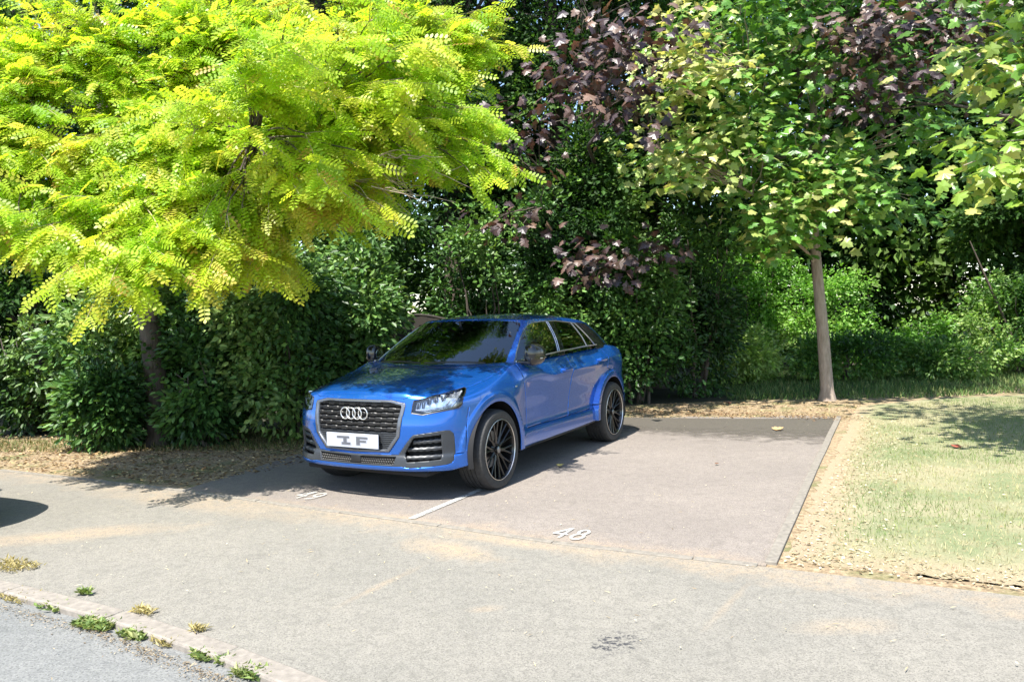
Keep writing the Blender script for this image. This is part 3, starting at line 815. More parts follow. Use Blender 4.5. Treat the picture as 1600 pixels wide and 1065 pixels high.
    for b in (bl, flipped(bl)): solid(P('quarter_blade', b, M['gloss_black']), .006)
    # split the side glazing
    FG = [(-.45,.95),(-1.325,.95),(-1.325,1.075),(-1.375,1.32),(-1.385,1.42),(-.45,1.42)]
    RG = [(-1.475,.95),(-1.475,1.10),(-1.535,1.42),(-1.93,1.42),(-2.005,1.19),(-2.03,1.09),(-2.03,.95)]
    QG = [(-2.055,.95),(-2.055,1.09),(-2.03,1.19),(-1.96,1.42),(-2.4,1.42),(-2.4,.95)]
    for q in (0, 1):
        d = dlo.copy()
        a = take(d, cut(d, FG, 'xz')); b = take(d, cut(d, RG, 'xz')); c = take(d, cut(d, QG, 'xz'))
        d2 = take(d, [f for f in d.faces if f.calc_center_median().x < -1.75])
        for nm, m_, x in (('front_window','glass',a), ('rear_window','dark_glass',b), ('quarter_window','dark_glass',c), ('window_pillar','gloss_black',d), ('window_pillar','gloss_black',d2)):
            if q: x = flipped(x)
            o = P(nm, x, M[m_])
            if nm == 'window_pillar': solid(o, .012)
        # bright trim round the glazing
        ub = BVH_up; tb = bmesh.new(); sy = -1 if q else 1
        def sd(x, z, off=.003):
            h = ub.ray_cast(Vector((x, sy*1.2, z)), Vector((0,-sy,0))); return (h[0] if h[0] else Vector((x, sy*.8, z))) + Vector((0, sy*off, 0))
        for pl, w in (([(-.515,1.035),(-.565,1.068),(-.625,1.113),(-.73,1.182),(-.83,1.243),(-.952,1.307),(-1.060,1.352),(-1.165,1.374),(-1.3,1.380),(-1.6,1.378),(-1.944,1.352),(-2.05,1.340)], .0045),
                      ([(-2.045,1.338),(-2.16,1.22),(-2.285,1.098)], .005), ([(-1.94,1.35),(-2.018,1.19),(-2.042,1.10)], .005),
                      ([(-1.325,1.078),(-1.35,1.20),(-1.38,1.375)], .0045), ([(-1.36,1.078),(-1.385,1.20),(-1.41,1.375)], .0045)):
            P3 = []
            for (x0, z0), (x1, z1) in zip(pl[:-1], pl[1:]):
                for t in (0, .33, .66): P3.append(sd(x0+(x1-x0)*t, z0+(z1-z0)*t))
            P3.append(sd(*pl[-1])); tube(tb, P3, w, 5)
        bx = np.linspace(-.50,-2.29,24)
        tube(tb, [(x, sy*(.8195 if x < -.75 else .8195-.03*(x+.75)/.25), float(np.interp(x, [-2.29,-2.0,-1.37,-.925,-.67,-.5], [1.102,1.100,1.083,1.062,1.048,1.038]))) for x in bx], .006, 6)
        P('window_trim', tb, M['satin'], None, 50)
    # ---- mirrors
    for q in (0, 1):
        sy = -1 if q else 1
        m_ = bmesh.new(); bmesh.ops.create_uvsphere(m_, u_segments=28, v_segments=16, radius=1)
        for v in m_.verts:
            x, y, z = v.co
            k = lambda t, p: math.copysign(abs(t)**p, t)
            X_ = k(x, .8)*.085; Y_ = k(y, .6)*.115; Z_ = k(z, .7)*.098
            if x < 0: X_ *= .45
            Z_ *= 1 - .22*(y) ; X_ *= 1-.12*y
            v.co = Vector((X_, Y_, Z_))
        fold = Matrix.Translation((-.655, .892, 1.09)) @ Matrix.Rotation(R(76), 4, 'Z')   # mirrors folded in along the glass
        def fx_(bm_):
            bmesh.ops.transform(bm_, matrix=fold, verts=bm_.verts)
            if q:
                for v in bm_.verts: v.co.y *= -1
                bmesh.ops.reverse_faces(bm_, faces=bm_.faces[:])
        fx_(m_); mo = P('door_mirror', m_, M['gloss_black'], root, 60)
        g = bmesh.new(); bmesh.ops.create_uvsphere(g, u_segments=24, v_segments=12, radius=1)
        bmesh.ops.transform(g, matrix=Matrix.Translation((-.036,0,0)) @ Matrix.Diagonal((.008,.090,.056,1)), verts=g.verts)
        fx_(g); P('mirror_glass', g, M['chrome'], mo, 60)
        a = bmesh.new(); tube(a, [(-.53, sy*.80, 1.03), (-.535, sy*.85, 1.025), (-.56, sy*.895, 1.02)], [.034,.028,.026], 10)
        bmesh.ops.scale(a, vec=(1.4,1,.6), verts=a.verts, space=Matrix.Translation((.53,0,-1.03))); P('mirror_arm', a, M['gloss_black'], mo, 50)
        a = bmesh.new(); tube(a, [(.055,-.10,-.030), (.083,0,-.030), (.060,.09,-.025)], .006, 6); fx_(a); P('mirror_indicator', a, M['chrome'], mo, 50)
    # side badge
    a = bmesh.new(); box(a, (-.31, .889, .835), (.034,.004,.010), bevel=.002); P('wing_badge', a, M['satin'])
    # ---- under tray, arch liners
    u = bmesh.new()
    box(u, (-1.30,0,.26), (2.0,1.52,.06), bevel=.02); box(u, (.50,0,.235), (.36,1.22,.05), bevel=.02); box(u, (-3.0,0,.33), (.5,1.4,.08), bevel=.02)
    box(u, (-1.3,0,.30), (3.9,.95,.10), bevel=.03)
    for (cx, cz, r) in ARCH:
        for sy in (1, -1):
            pr = None
            for k in range(25):
                t = -.25 + (math.pi+.5)*k/24; row = [u.verts.new((cx+(r+dr)*math.cos(t), sy*yy, cz+(r+dr)*math.sin(t))) for yy, dr in ((.876,-.004),(.84,.012),(.56,.012))]
                if pr:
                    for j in range(2):
                        f = u.faces.new((pr[j], pr[j+1], row[j+1], row[j])); f.smooth = True
                pr = row
            ring = [u.verts.new((cx+(r+.012)*math.cos(2*math.pi*k/24), sy*.56, max(.25, cz+(r+.012)*math.sin(2*math.pi*k/24)))) for k in range(24)]
            u.faces.new(ring)
    P('underbody', u, M['dark'])
    # splitter corner and sill strip
    s_ = bmesh.new()
    for sy in (1, -1): tube(s_, [(-.40, sy*.835,.268), (-1.2, sy*.845,.278), (-2.16, sy*.835,.292)], .014, 6)
    P('sill_strip', s_, M['black'], None, 50)
    # ---- interior
    d = bmesh.new()
    prism(d, [(-.42,.80),(-.40,.97),(-.62,1.005),(-.85,.98),(-.98,.90),(-.95,.70),(-.6,.6)], -.74, .74, 'xz'); bmesh.ops.recalc_face_normals(d, faces=d.faces[:])
    P('dashboard', d, M['dash'])
    f_ = bmesh.new(); box(f_, (-1.8,0,.42), (2.4,1.45,.10)); box(f_, (-2.75,0,.75), (.5,1.3,.5), bevel=.04)
    for sy in (1,-1): box(f_, (-1.5, sy*.775, .72), (2.0,.05,.50), bevel=.02)
    P('cabin_floor', f_, M['dash'])
    for y in (.37, -.37, .37, -.37):
        pass
    def seat(x, y, w):
        b = bmesh.new()
        box(b, (x+.22, y, .62), (.50,w,.14), bevel=.05)
        box(b, (x-.10, y, .90), (.13,w-.02,.56), Matrix.Rotation(R(-14),3,'Y'), bevel=.05)
        for yy in ([y] if w < .7 else [y-.38, y, y+.38]): box(b, (x-.19, yy, 1.225), (.10,.25,.17), Matrix.Rotation(R(-10),3,'Y'), bevel=.045)
        P('seat', b, M['seat'], None, 50)
    seat(-1.45,.37,.50); seat(-1.45,-.37,.50); seat(-2.30,0,1.25)
    w = bmesh.new()
    mt = Matrix.Translation((-.98,-.37,.98)) @ Matrix.Rotation(R(65),4,'Y')
    pts = [mt @ Vector((.18*math.cos(a), .18*math.sin(a), 0)) for a in [2*math.pi*k/28 for k in range(29)]]; tube(w, pts, .014, 7, cap=False)
    tube(w, [mt @ Vector((-.17,0,0)), mt @ Vector((.17,0,0))], .014, 6); tube(w, [mt @ Vector((0,-.17,0)), mt @ Vector((0,.17,0))], .016, 6)
    P('steering_wheel', w, M['dash'], None, 50)
    rm = bmesh.new(); box(rm, (-.86,0,1.325), (.03,.22,.06), bevel=.012); tube(rm, [(-.85,0,1.34),(-.83,0,1.40)], .012, 6); P('interior_mirror', rm, M['dash'])
    wp = bmesh.new()
    for y0, y1 in ((.55,-.05), (-.10,-.62)): 
        pl = []
        for t in np.linspace(0,1,9):
            y = y0+(y1-y0)*t; z = 1.02+.008*math.sin(math.pi*t)
            h = BVH_up.ray_cast(Vector((1, y, z)), Vector((-1,0,0))); pl.append((h[0] if h[0] is not None else Vector((-.3,y,z)))+Vector((.014,0,.012)))
        tube(wp, pl, .007, 5)
    P('wiper', wp, M['black'], None, 50)
    # ---- wheels
    for cx in WHEELS:
        for sy in (1, -1):
            yo = sy*.885
            t_ = bmesh.new(); W_ = .235
            prof = [(.252,0),(.262,.004),(.290,.010),(.316,.004),(.3275,-.010),(.3325,-.024),(.3345,-.034)]
            for gy in (.062,.100,.135,.173): prof += [(.3355,-gy+.005),(.3285,-gy+.0035),(.3285,-gy-.0035),(.3355,-gy-.005)]
            prof += [(.3345,-.201),(.3325,-.211),(.316,-.231),(.290,-.237),(.252,-.228)]
            rings = lathe(t_, [(r, a*sy) for r, a in prof], 180, 'y', (cx, yo, .3355), closed=False)
            # tread blocks: nudge alternating shoulder sectors inward
            for ri in (4,5,6):
                for k in range(180):
                    if k % 3 == 0:
                        v = rings[ri][k]; c = Vector((cx, v.co.y, .3355)); v.co = c + (v.co-c)*(1-.010)
            bmesh.ops.recalc_face_normals(t_, faces=t_.faces[:])
            wl = bmesh.new()
            lathe(wl, [(r, a*sy) for r, a in [(.2485,.006),(.243,-.004),(.238,-.02),(.232,-.06),(.226,-.17),(.222,-.19)]], 72, 'y', (cx, yo, .3355))
            lathe(wl, [(r, a*sy) for r, a in [(.0001,-.010),(.030,-.010),(.034,-.013),(.036,-.030),(.060,-.034),(.072,-.045),(.072,-.09)]], 36, 'y', (cx, yo, .3355))
            for k in range(10):
                a0 = 2*math.pi*k/10 + .15
                def sc(r, a, dy): return Vector((cx+r*math.cos(a), yo+sy*dy, .3355+r*math.sin(a)))
                hub = sc(.055, a0, -.032); mid = sc(.125, a0, -.030)
                for s in (1,-1):
                    tube(wl, [sc(.050, a0+s*.10, -.036), sc(.115, a0+s*.055, -.028), sc(.175, a0+s*.115, -.022), sc(.240, a0+s*.150, -.014)], [.0105,.0085,.0075,.0085], 6)
            for k in range(5):
                a0 = 2*math.pi*k/5; p = Vector((cx+.045*math.cos(a0), yo-sy*.032, .3355+.045*math.sin(a0)))
                tube(wl, [p, p+Vector((0,sy*.012,0))], .007, 6)
            bmesh.ops.recalc_face_normals(wl, faces=wl.faces[:])
            wroot = P('wheel', wl, M['rim'], root, 45)
            P('tyre', t_, M['tyre'], wroot, 35)
            lp = bmesh.new(); lathe(lp, [(r, a*sy) for r, a in [(.2535,.003),(.2525,.009),(.2495,.010),(.2475,.005)]], 90, 'y', (cx, yo, .3355)); bmesh.ops.recalc_face_normals(lp, faces=lp.faces[:])
            P('rim_lip', lp, M['lip'], wroot, 60)
            dk = bmesh.new(); lathe(dk, [(r, a*sy) for r, a in [(.06,-.10),(.155,-.10),(.156,-.125),(.06,-.125)]], 48, 'y', (cx, yo, .3355)); P('brake_disc', dk, M['disc'], wroot, 30)
            cp = bmesh.new(); lathe(cp, [(r, a*sy) for r, a in [(.0001,-.006),(.02,-.0065),(.026,-.010)]], 24, 'y', (cx, yo, .3355)); bmesh.ops.recalc_face_normals(cp, faces=cp.faces[:]); P('hub_cap', cp, M['disc'], wroot, 60)
from mathutils.bvhtree import BVHTree
def _bvh(V):
    b = grid_bm(V); mirror(b); t = BVHTree.FromBMesh(b); b.free(); return t
BVH_low = _bvh(lower_shell()); BVH_up = _bvh(upper_shell())
CAR_X, CAR_Y, CAR_YAW = -.901, 7.0825, .4989
CM = car_materials()
car = empty('parked_car', (CAR_X, CAR_Y, 0), math.atan2(-math.cos(CAR_YAW), -math.sin(CAR_YAW)))
tag(car, 'blue compact SUV with black wheels parked in the bay marked 49, dappled by tree shade', 'car')
build_car(CM, car)

# ---- a second car, parked on the path just beyond the left edge: only its shadow reaches the picture
def copy_thing(src, loc, rz):
    r = src.copy(); COL.objects.link(r); r.location = loc; r.rotation_euler = (0,0,rz)
    for c in list(src.children):
        d = c.copy(); COL.objects.link(d); d.parent = r
        for g in list(c.children):
            e = g.copy(); COL.objects.link(e); e.parent = d
    return r
_h = math.atan2(-.37,.93)
car2 = copy_thing(car, (-4.03-.80*math.cos(_h), 5.22-.80*math.sin(_h), .004), _h)
tag(car2, 'second blue car parked on the path beyond the left edge', 'car')
# ================================================================== vegetation
RG = np.random.default_rng(11)
def leafmat(name, trans=.35, rough=.42, tboost=(1.35,1.25,.6), spec=.5):
    t = NT(name); a = t.node('Attribute', attribute_name='tint').outputs[0]
    t.l(a, t.p.inputs['Base Color']); t.P(Roughness=rough); t.p.inputs['Specular IOR Level'].default_value = spec
    tl = t.node('BsdfTranslucent'); t.l(t.mix(1.0, a, tboost, 'MULTIPLY'), tl.inputs[0])
    mx = t.node('MixShader'); mx.inputs[0].default_value = trans; t.l(t.p.outputs[0], mx.inputs[1]); t.l(tl.outputs[0], mx.inputs[2]); t.l(mx.outputs[0], t.out.inputs[0])
    return t.m
def barkmat(name, a, b):
    t = NT(name); m = t.node('Mapping'); m.inputs['Scale'].default_value = (14,14,3.0); t.l(t.coord(), m.inputs['Vector'])
    n = t.noise(1.6, 7, .7, m.outputs[0]); n2 = t.noise(5, 3, .5, t.coord())
    c = t.ramp(n, [(.3,a),(.7,b)]); c = t.mix(t.ramp(n2, [(.55,0.0),(.75,.35)]), c, (.16,.17,.10))
    t.l(c, t.p.inputs['Base Color']); t.P(Roughness=.92); t.bump(n, .9, .015); return t.m
# leaf templates: (verts, faces) x along the midrib, z up
def T_simple(w=.42, fold=.10):
    return np.array([(0,0,0),(.45,w*.5,fold),(1,0,-.05),(.45,-w*.5,fold)]), [(0,2,1),(0,3,2)]
def T_oval():
    v = [(0,0,0),(.22,.20,.05),(.62,.24,.05),(1,0,-.06),(.62,-.24,.05),(.22,-.20,.05)]
    return np.array(v), [(0,3,2,1),(0,5,4,3)]
def T_maple():
    pol = [(0,.0),(-.06,.24),(-.02,.50),(.18,.36),(.30,.55),(.44,.50),(.52,.25),(.70,.30),(.78,.16),(1.0,0),(.78,-.16),(.70,-.30),(.52,-.25),(.44,-.50),(.30,-.55),(.18,-.36),(-.02,-.50),(-.06,-.24)]
    v = [(.34,0,.06)] + [(x, y, -.12*abs(y)-.10*max(0,x-.5)) for x, y in pol]
    n = len(pol); return np.array(v), [(0, 1+k, 1+(k+1) % n) for k in range(n)]
def T_pinnate(pairs=5):
    V = []; F = []
    for k in range(pairs):
        x = .16+.70*k/(pairs-1)*.98; droop = -.16*x*x; L = .235*(1-.25*abs(k/(pairs-1)-.45)); w = .125
        for s in (1,-1):
            b = len(V); dx, dy = .30, s*.95; nx, ny = -dy, dx
            for (u, q) in ((0,0),(.25,.42),(.7,.46),(1,0),(.7,-.46),(.25,-.42)):
                V.append((x+dx*u*L+nx*q*w, dy*u*L+ny*q*w+s*.008, droop+.02-.05*u*L*2.2))
            F.append(tuple(range(b, b+6)))
    b = len(V)
    for (u, q) in ((0,0),(.25,.42),(.7,.46),(1,0),(.7,-.46),(.25,-.42)): V.append((.86+u*.2, q*.13, -.13-.04*u))
    F.append(tuple(range(b, b+6)))
    # midrib
    b = len(V); V += [(0,.006,0),(0,-.006,0),(.5,.004,-.03),(.5,-.004,-.03),(.88,.002,-.13),(.88,-.002,-.13)]; F += [(b,b+1,b+3,b+2),(b+2,b+3,b+5,b+4)]
    return np.array(V), F
def unit(v): return v/np.maximum(np.linalg.norm(v, axis=-1, keepdims=True), 1e-9)
def leaves(name, T, pos, axis, nrm, size, tint, mat, parent):
    TV, TF = T; n = len(pos)
    x = unit(axis); y = unit(np.cross(nrm, x)); z = np.cross(x, y)
    V = pos[:, None, :] + size[:, None, None]*(TV[None, :, 0:1]*x[:, None, :] + TV[None, :, 1:2]*y[:, None, :] + TV[None, :, 2:3]*z[:, None, :])
    fl = np.array([i for f in TF for i in f]); sz = np.array([len(f) for f in TF]); k = len(TV)
    loops = (fl[None, :] + (np.arange(n)*k)[:, None]).ravel(); sizes = np.tile(sz, n)
    col = np.repeat(tint, k, axis=0)
    return np_mesh(name, V.reshape(-1, 3), loops, sizes, mat, parent, colors=col)
def vnoise(p, scale, seed=0):
    """cheap smooth 3-D noise 0..1 from random sines"""
    g = np.random.default_rng(seed+100); r = np.zeros(len(p))
    for k in range(7):
        d = g.normal(size=3); d /= np.linalg.norm(d); r += np.sin(p @ d*scale*(1+.35*k)+g.uniform(0, 6.28))
    return np.clip(.5+r/5.6, 0, 1)
def tint_of(pals, n, clump, jitter=.22, rg=RG):
    """pals list of colours; clump 0..1 chooses along it"""
    P = np.array(pals); u = np.clip(clump+rg.normal(0, .16, n), 0, .999)*(len(P)-1); k = u.astype(int); f = (u-k)[:, None]
    c = P[k]*(1-f)+P[np.minimum(k+1, len(P)-1)]*f
    return np.clip(c*(1+rg.normal(0, jitter, (n, 1))), .003, .9)
def ellipsoid_cloud(blobs, n, gap=.42, gscale=2.2, seed=0, shell=.55, zmin=.03):
    """points in a union of ellipsoids, thinned by noise; returns pos and outward direction"""
    rg = np.random.default_rng(seed); B = np.array(blobs, float); vol = (B[:, 3]*B[:, 4]*B[:, 5])**(.72); pr = vol/vol.sum()
    P = []; D = []; tot = 0
    while tot < n:
        k = rg.choice(len(B), size=n, p=pr); d = unit(rg.normal(size=(n, 3))); r = rg.uniform(shell**3, 1, n)**(1/3)
        bump = 1+.16*(vnoise(d*3+B[k, :3], 1.6, seed+5)-.5)*2
        p = B[k, :3]+d*r[:, None]*bump[:, None]*B[k, 3:6]
        keep = (p[:, 2] > zmin) & (vnoise(p, gscale, seed) > gap*rg.uniform(.6, 1.2, n))
        P.append(p[keep]); D.append(unit(d[keep]/B[k[keep], 3:6])); tot += keep.sum()
    return np.concatenate(P)[:n], np.concatenate(D)[:n]
SUNV = np.array(SUN_TO); SHD = -SUNV[:2]/SUNV[2]
def foliage(name, blobs, n, size, pal, mat, parent, T=None, seed=0, gap=.42, gscale=2.2, droop=.35, shell=.55, jitter=.26, upright=.5):
    T = T or T_simple(); p, d = ellipsoid_cloud(blobs, n, gap, gscale, seed, shell); rg = np.random.default_rng(seed+1)
    # gather leaves into little sprays: pull towards spray centres
    m = max(8, n//9); c = rg.integers(0, n, m); 
    q = rg.integers(0, m, n); off = rg.normal(0, size*.95, (n, 3)); off[:, 2] *= .6
    sc = p[c][q]; sd = d[c][q]
    pos = sc+off; pos[:, 2] = np.maximum(pos[:, 2], .02)
    ax = unit(unit(off)*.9 + sd*.8 + rg.normal(0, .35, (n, 3)) - np.array([0,0,droop]))
    nr = unit(sd*.5 + np.array([0,0,upright*.6]) + SUNV*.5 + rg.normal(0, .70, (n, 3)))
    s = size*rg.uniform(.6, 1.3, n); tint = tint_of(pal, n, vnoise(sc, .9, seed+9), jitter, rg)
    return leaves(name, T, pos, ax, nr, s, tint, mat, parent)
def bez(a, b, lift, n=8, wig=.0, rg=RG):
    a = np.array(a, float); b = np.array(b, float); t = np.linspace(0, 1, n)[:, None]
    c = (a+b)/2+np.array([0, 0, lift]); p = (1-t)**2*a+2*t*(1-t)*c+t*t*b
    if wig: p[1:-1] += rg.normal(0, wig, (n-2, 3))
    return p
def trunk_obj(parent, path, rads, mat, limbs=(), name='trunk', n=12):
    bm = bmesh.new(); tube(bm, path, rads, n)
    for pth, r0, r1 in limbs: tube(bm, pth, list(np.linspace(r0, r1, len(pth))), 6 if r0 > .03 else 4, cap=False)
    return bm_obj(name, bm, mat, parent, 60)
BARK_P = barkmat('bark_smooth', (.23,.175,.135), (.44,.355,.29)); BARK_D = barkmat('bark_dark', (.045,.035,.028), (.13,.10,.08))
TWIG = simple('twig_bark', (.30,.24,.16), .8, noise=.2)
L_GOLD = leafmat('golden_leaf', .58, .42, (1.55,1.5,.9)); L_SHRUB = leafmat('glossy_leaf', .25, .46); L_TREE = leafmat('green_leaf', .38, .42, (1.5,1.7,.6))
L_MAPLE = leafmat('maple_leaf', .38, .34, (1.4,1.4,.6)); L_PURP = leafmat('purple_leaf', .22, .42, (1.5,.9,.6), .6)
L_FAR = leafmat('far_leaf', .35, .6, (1.4,1.5,.6), .25)
def W(px, py, d):
    """3-D point for a spot seen at px,py of the reference view at forward distance d (used to place branch tips)"""
    x = px-800; y = py-532.5; cr, sr = math.cos(ROLL), math.sin(ROLL); x, y = cr*x+sr*y, -sr*x+cr*y
    u, v = x/CAM_F, -y/CAM_F; c, s = math.cos(PITCH), math.sin(PITCH); r = np.array([u, c+v*s, -s+v*c]); r *= d/r[1]
    return r+np.array([0, 0, CAM_H])
# ---- golden robinia: trunk in the hedge, boughs sweeping towards the road
def robinia():
    root = empty('golden_robinia', (-4.25, 9.6, 0)); tag(root, 'golden yellow leaved tree with feathery leaves arching over the left side', 'tree')
    rg = np.random.default_rng(5); base = np.array([-4.25, 9.6, 0]); fork = np.array([-4.35, 9.45, 2.5])
    poly = [(-120,-70),(705,-70),(720,10),(772,55),(766,85),(700,112),(710,150),(785,190),(755,225),(775,258),(715,270),(625,268),(590,300),(560,330),(530,338),(495,305),(440,330),(425,350),(440,398),(420,420),(350,395),(300,400),(215,405),(185,440),(140,450),(125,415),(70,392),(35,350),(-120,365)]
    tips = []
    while len(tips) < 620:
        px, py = rg.uniform(-120, 780), rg.uniform(2, 500)
        if not pip(poly, px, py): continue
        # dark hollows that show through the crown
        if any(((px-a)/r)**2+((py-b)/s)**2 < 1 for a, b, r, s in ((118,172,58,48),(168,362,46,24),(700,140,46,28),(470,8,52,22),(520,178,24,16),(395,320,30,24),(10,60,26,34),(235,88,24,14),(640,150,50,10),(330,250,22,12))) and rg.uniform() < .9: continue
        d = 5.65+2.1*(480-py)/480+.35*np.clip(px/800, 0, 1)+rg.uniform(0, 1)**1.8*(.35+.5*np.clip((py-60)/200, 0, 1))
        if 420 < px < 660 and 60 < py < 290 and rg.uniform() < .3: d = rg.uniform(6.1, 7.0)
        if px > 380 and py > 340: d += .5
        tips.append(W(px, py, d))
    while len(tips) < 620:      # the top of the crown, above the picture
        p = np.array([rg.uniform(-7.5, -1.), rg.uniform(8.0, 11), rg.uniform(4.2, 7.0)])
        if ((p[0]+3.6)/3.9)**2+((p[1]-8.6)/3.2)**2+((p[2]-4)/4.2)**2 > 1: continue
        L = p[:2]+SHD*p[2]
        if (L[0]+.1)*.878-(L[1]-6.65)*.478 > -.5: continue
        if rg.uniform() < .35: continue
        tips.append(p)
    cw = lambda lx, ly: np.array([CAR_X-lx*math.sin(CAR_YAW)+ly*math.cos(CAR_YAW), CAR_Y-lx*math.cos(CAR_YAW)-ly*math.sin(CAR_YAW)])
    k_ = 0
    while k_ < 46:              # boughs whose shade falls over bonnet, windscreen and roof
        lx, ly = rg.uniform(-1.5, .45), rg.uniform(-.9, .35); z0 = 1.0 if lx > -.4 else 1.3; q = cw(lx, ly)
        p = np.array([q[0], q[1], z0])+SUNV/SUNV[2]*rg.uniform(1.0, 2.6)
        u = 800+p[0]/p[1]*CAM_F; v = 487-(p[2]-CAM_H)/p[1]*CAM_F+.0267*(800-u)
        if pip(poly, u, v): tips.append(p); k_ += 1
    # keep the nose of the car in the sun
    def dn(p): c = p[:2]+SHD*(p[2]-.5); return math.hypot(c[0]+1.22, c[1]-6.4)
    tips = [p for p in tips if dn(p) > .62]
    tips = np.array(tips)
    # main boughs: k-means-like anchors
    anc = tips[rg.choice(len(tips), 11, replace=False)]
    for _ in range(6):
        k = np.argmin(((tips[:, None]-anc[None])**2).sum(2), 1); anc = np.array([tips[k == i].mean(0) if (k == i).any() else anc[i] for i in range(len(anc))])
    limbs = []; paths = []
    for i, a in enumerate(anc):
        st = fork + np.array([0, 0, rg.uniform(-.3, 1.6)]); end = fork+(a-fork)*.92+np.array([0, 0, .12])
        p = bez(st, end, .7, 12, .03, rg); paths.append(p); limbs.append((p, .055, .012))
    pos = []; ax = []; nr = []; sz = []; cl = []; tw = bmesh.new()
    for ti, tp in enumerate(tips):
        i = k[ti]; P = paths[i]; j = np.argmin(((P-tp)**2).sum(1)); j = max(3, min(j, 10)); s0 = P[j]
        br = bez(s0, tp, .12, 7, .015, rg); limbs.append((br, .012, .004))
        out = unit(tp-s0+np.array([.15, -.25, -.05])*.6)
        for q in range(4 if tp[2] < 4.3 else 2):
            dr = unit(out+rg.normal(0, .55, 3)*np.array([1, 1, .45])+np.array([0,0,-.12])); L = rg.uniform(.22, .42)
            st = br[rg.integers(3, 7)]; tt = np.linspace(0, 1, 6)[:, None]; tp_ = st+dr*L*tt+np.array([0, 0, -1])*.18*L*tt**2
            tube(tw, tp_, [.0042,.0038,.0032,.0026,.002,.0015], 3, cap=False)
            side = unit(np.cross(dr, [0,0,1])); m = rg.integers(11, 16)
            for h in range(m):
                f = .12+.88*h/(m-1); b = st+dr*L*f+np.array([0, 0, -1])*.18*L*f*f; s = 1 if h % 2 else -1
                if h == m-1: a_ = dr
                else: a_ = unit(side*s*rg.uniform(.6, 1.1)+dr*rg.uniform(.4, .9)+rg.normal(0, .25, 3)+np.array([0,-.1,-.55]))
                pos.append(b); ax.append(a_); nr.append(unit(np.array([0,-.45,.15])+SUNV*.8+rg.normal(0, .36, 3))); sz.append(rg.uniform(.13, .22)); cl.append(ti)
    pos = np.array(pos); n = len(pos); cl = np.array(cl)
    g = rg.uniform(0, 1, len(tips)); g = np.clip(.25+.5*g+.0*tips[:, 0], 0, 1)
    for _ in range(26):     # long bare pale twigs on the right-hand side
        a = W(rg.uniform(520, 640), rg.uniform(235, 300), rg.uniform(6.3, 6.8)); e = a+np.array([rg.uniform(.15,.55), rg.uniform(-.1,.2), rg.uniform(-.30,.05)]); tube(tw, bez(a, e, rg.uniform(-.05,.08), 6, .012, rg), [.005,.0045,.004,.003,.0025,.002], 4, cap=False)
    # drier, yellower sprays towards the right-hand middle
    dry = np.exp(-(((tips[:, 0]+1.6)/1.0)**2+((tips[:, 2]-2.2)/.5)**2))
    u = np.clip(g+dry*.22, 0, 1)[cl]
    tint = tint_of([(.215,.39,.020),(.315,.48,.026),(.41,.51,.034),(.56,.50,.085)], n, u, .15, rg)
    ph = rg.uniform(size=n) < .02; tint[ph] = np.array([.5,.34,.08])
    trunk_obj(root, [(0,0,0),(.0,0,.12),(-.02,-.02,.8),(-.06,-.06,1.6),tuple(fork-base),tuple(fork-base+np.array([-.1,-.1,1.9]))], [.21,.15,.125,.12,.11,.06], BARK_D, [(p-base, a, b) for p, a, b in limbs])
    o = leaves('crown', T_pinnate(), pos-base, np.array(ax), np.array(nr), np.array(sz), tint, L_GOLD, root)
    bmesh.ops.translate(tw, vec=-Vector(base), verts=tw.verts); bm_obj('twigs', tw, TWIG, root, 60)
robinia()
def spray_tree(root, base, trunk_path, trunk_r, bark, tips, T, size, pal, mat, seed, per=26, rad=.32, limb_n=7, fork_at=.45, jitter=.2, tintf=None, droop=.5, twig=.006):
    """a tree whose leaves hang in sprays round explicit branch tips"""
    rg = np.random.default_rng(seed); tips = np.array(tips); base = np.array(base); tpth = np.array(trunk_path)
    limbs = []
    anc = tips[rg.choice(len(tips), min(limb_n, len(tips)), replace=False)]
    for _ in range(5):
        k = np.argmin(((tips[:, None]-anc[None])**2).sum(2), 1); anc = np.array([tips[k == i].mean(0) if (k == i).any() else anc[i] for i in range(len(anc))])
    for i, a in enumerate(anc):
        zs = np.interp(rg.uniform(fork_at, 1), np.linspace(0, 1, len(tpth)), tpth[:, 2]); xy = [np.interp(zs, tpth[:, 2], tpth[:, c]) for c in (0, 1)]
        st = np.array([*xy, min(zs, a[2]+.1)]); st[0] = np.interp(st[2], tpth[:, 2], tpth[:, 0]); st[1] = np.interp(st[2], tpth[:, 2], tpth[:, 1])
        p = bez(st, st+(a-st)*.85, .25, 10, .03, rg); limbs.append((p-base, trunk_r*.34, .012))
        for t in tips[k == i]:
            j = np.argmin(((p-t)**2).sum(1)); s0 = p[max(2, j-2)]; limbs.append((bez(s0, t, .08, 6, .02, rg)-base, .011, .0035))
    n = len(tips)*per; q = np.repeat(np.arange(len(tips)), per)
    off = rg.normal(0, rad, (n, 3))*np.array([1, 1, .55]); pos = tips[q]+off
    dc = unit(off*np.array([1, 1, .4])+rg.normal(0, rad*.4, (n, 3))); ax = unit(dc+np.array([0, 0, -droop])); nr = unit(dc*.45+np.array([0, -.25, .25])+SUNV*.7+rg.normal(0, .45, (n, 3)))
    cl = tintf(tips)[q] if tintf else rg.uniform(0, 1, len(tips))[q]
    tint = tint_of(pal, n, cl, jitter, rg)
    pth = [tuple(p-base) for p in tpth]; rr = [trunk_r*1.55, trunk_r*1.12] + list(np.linspace(trunk_r, trunk_r*.38, len(pth)-2))
    trunk_obj(root, pth, rr, bark, limbs, n=16)
    return leaves('crown', T, pos-base, ax, nr, size*rg.uniform(.7, 1.25, n), tint, mat, root)
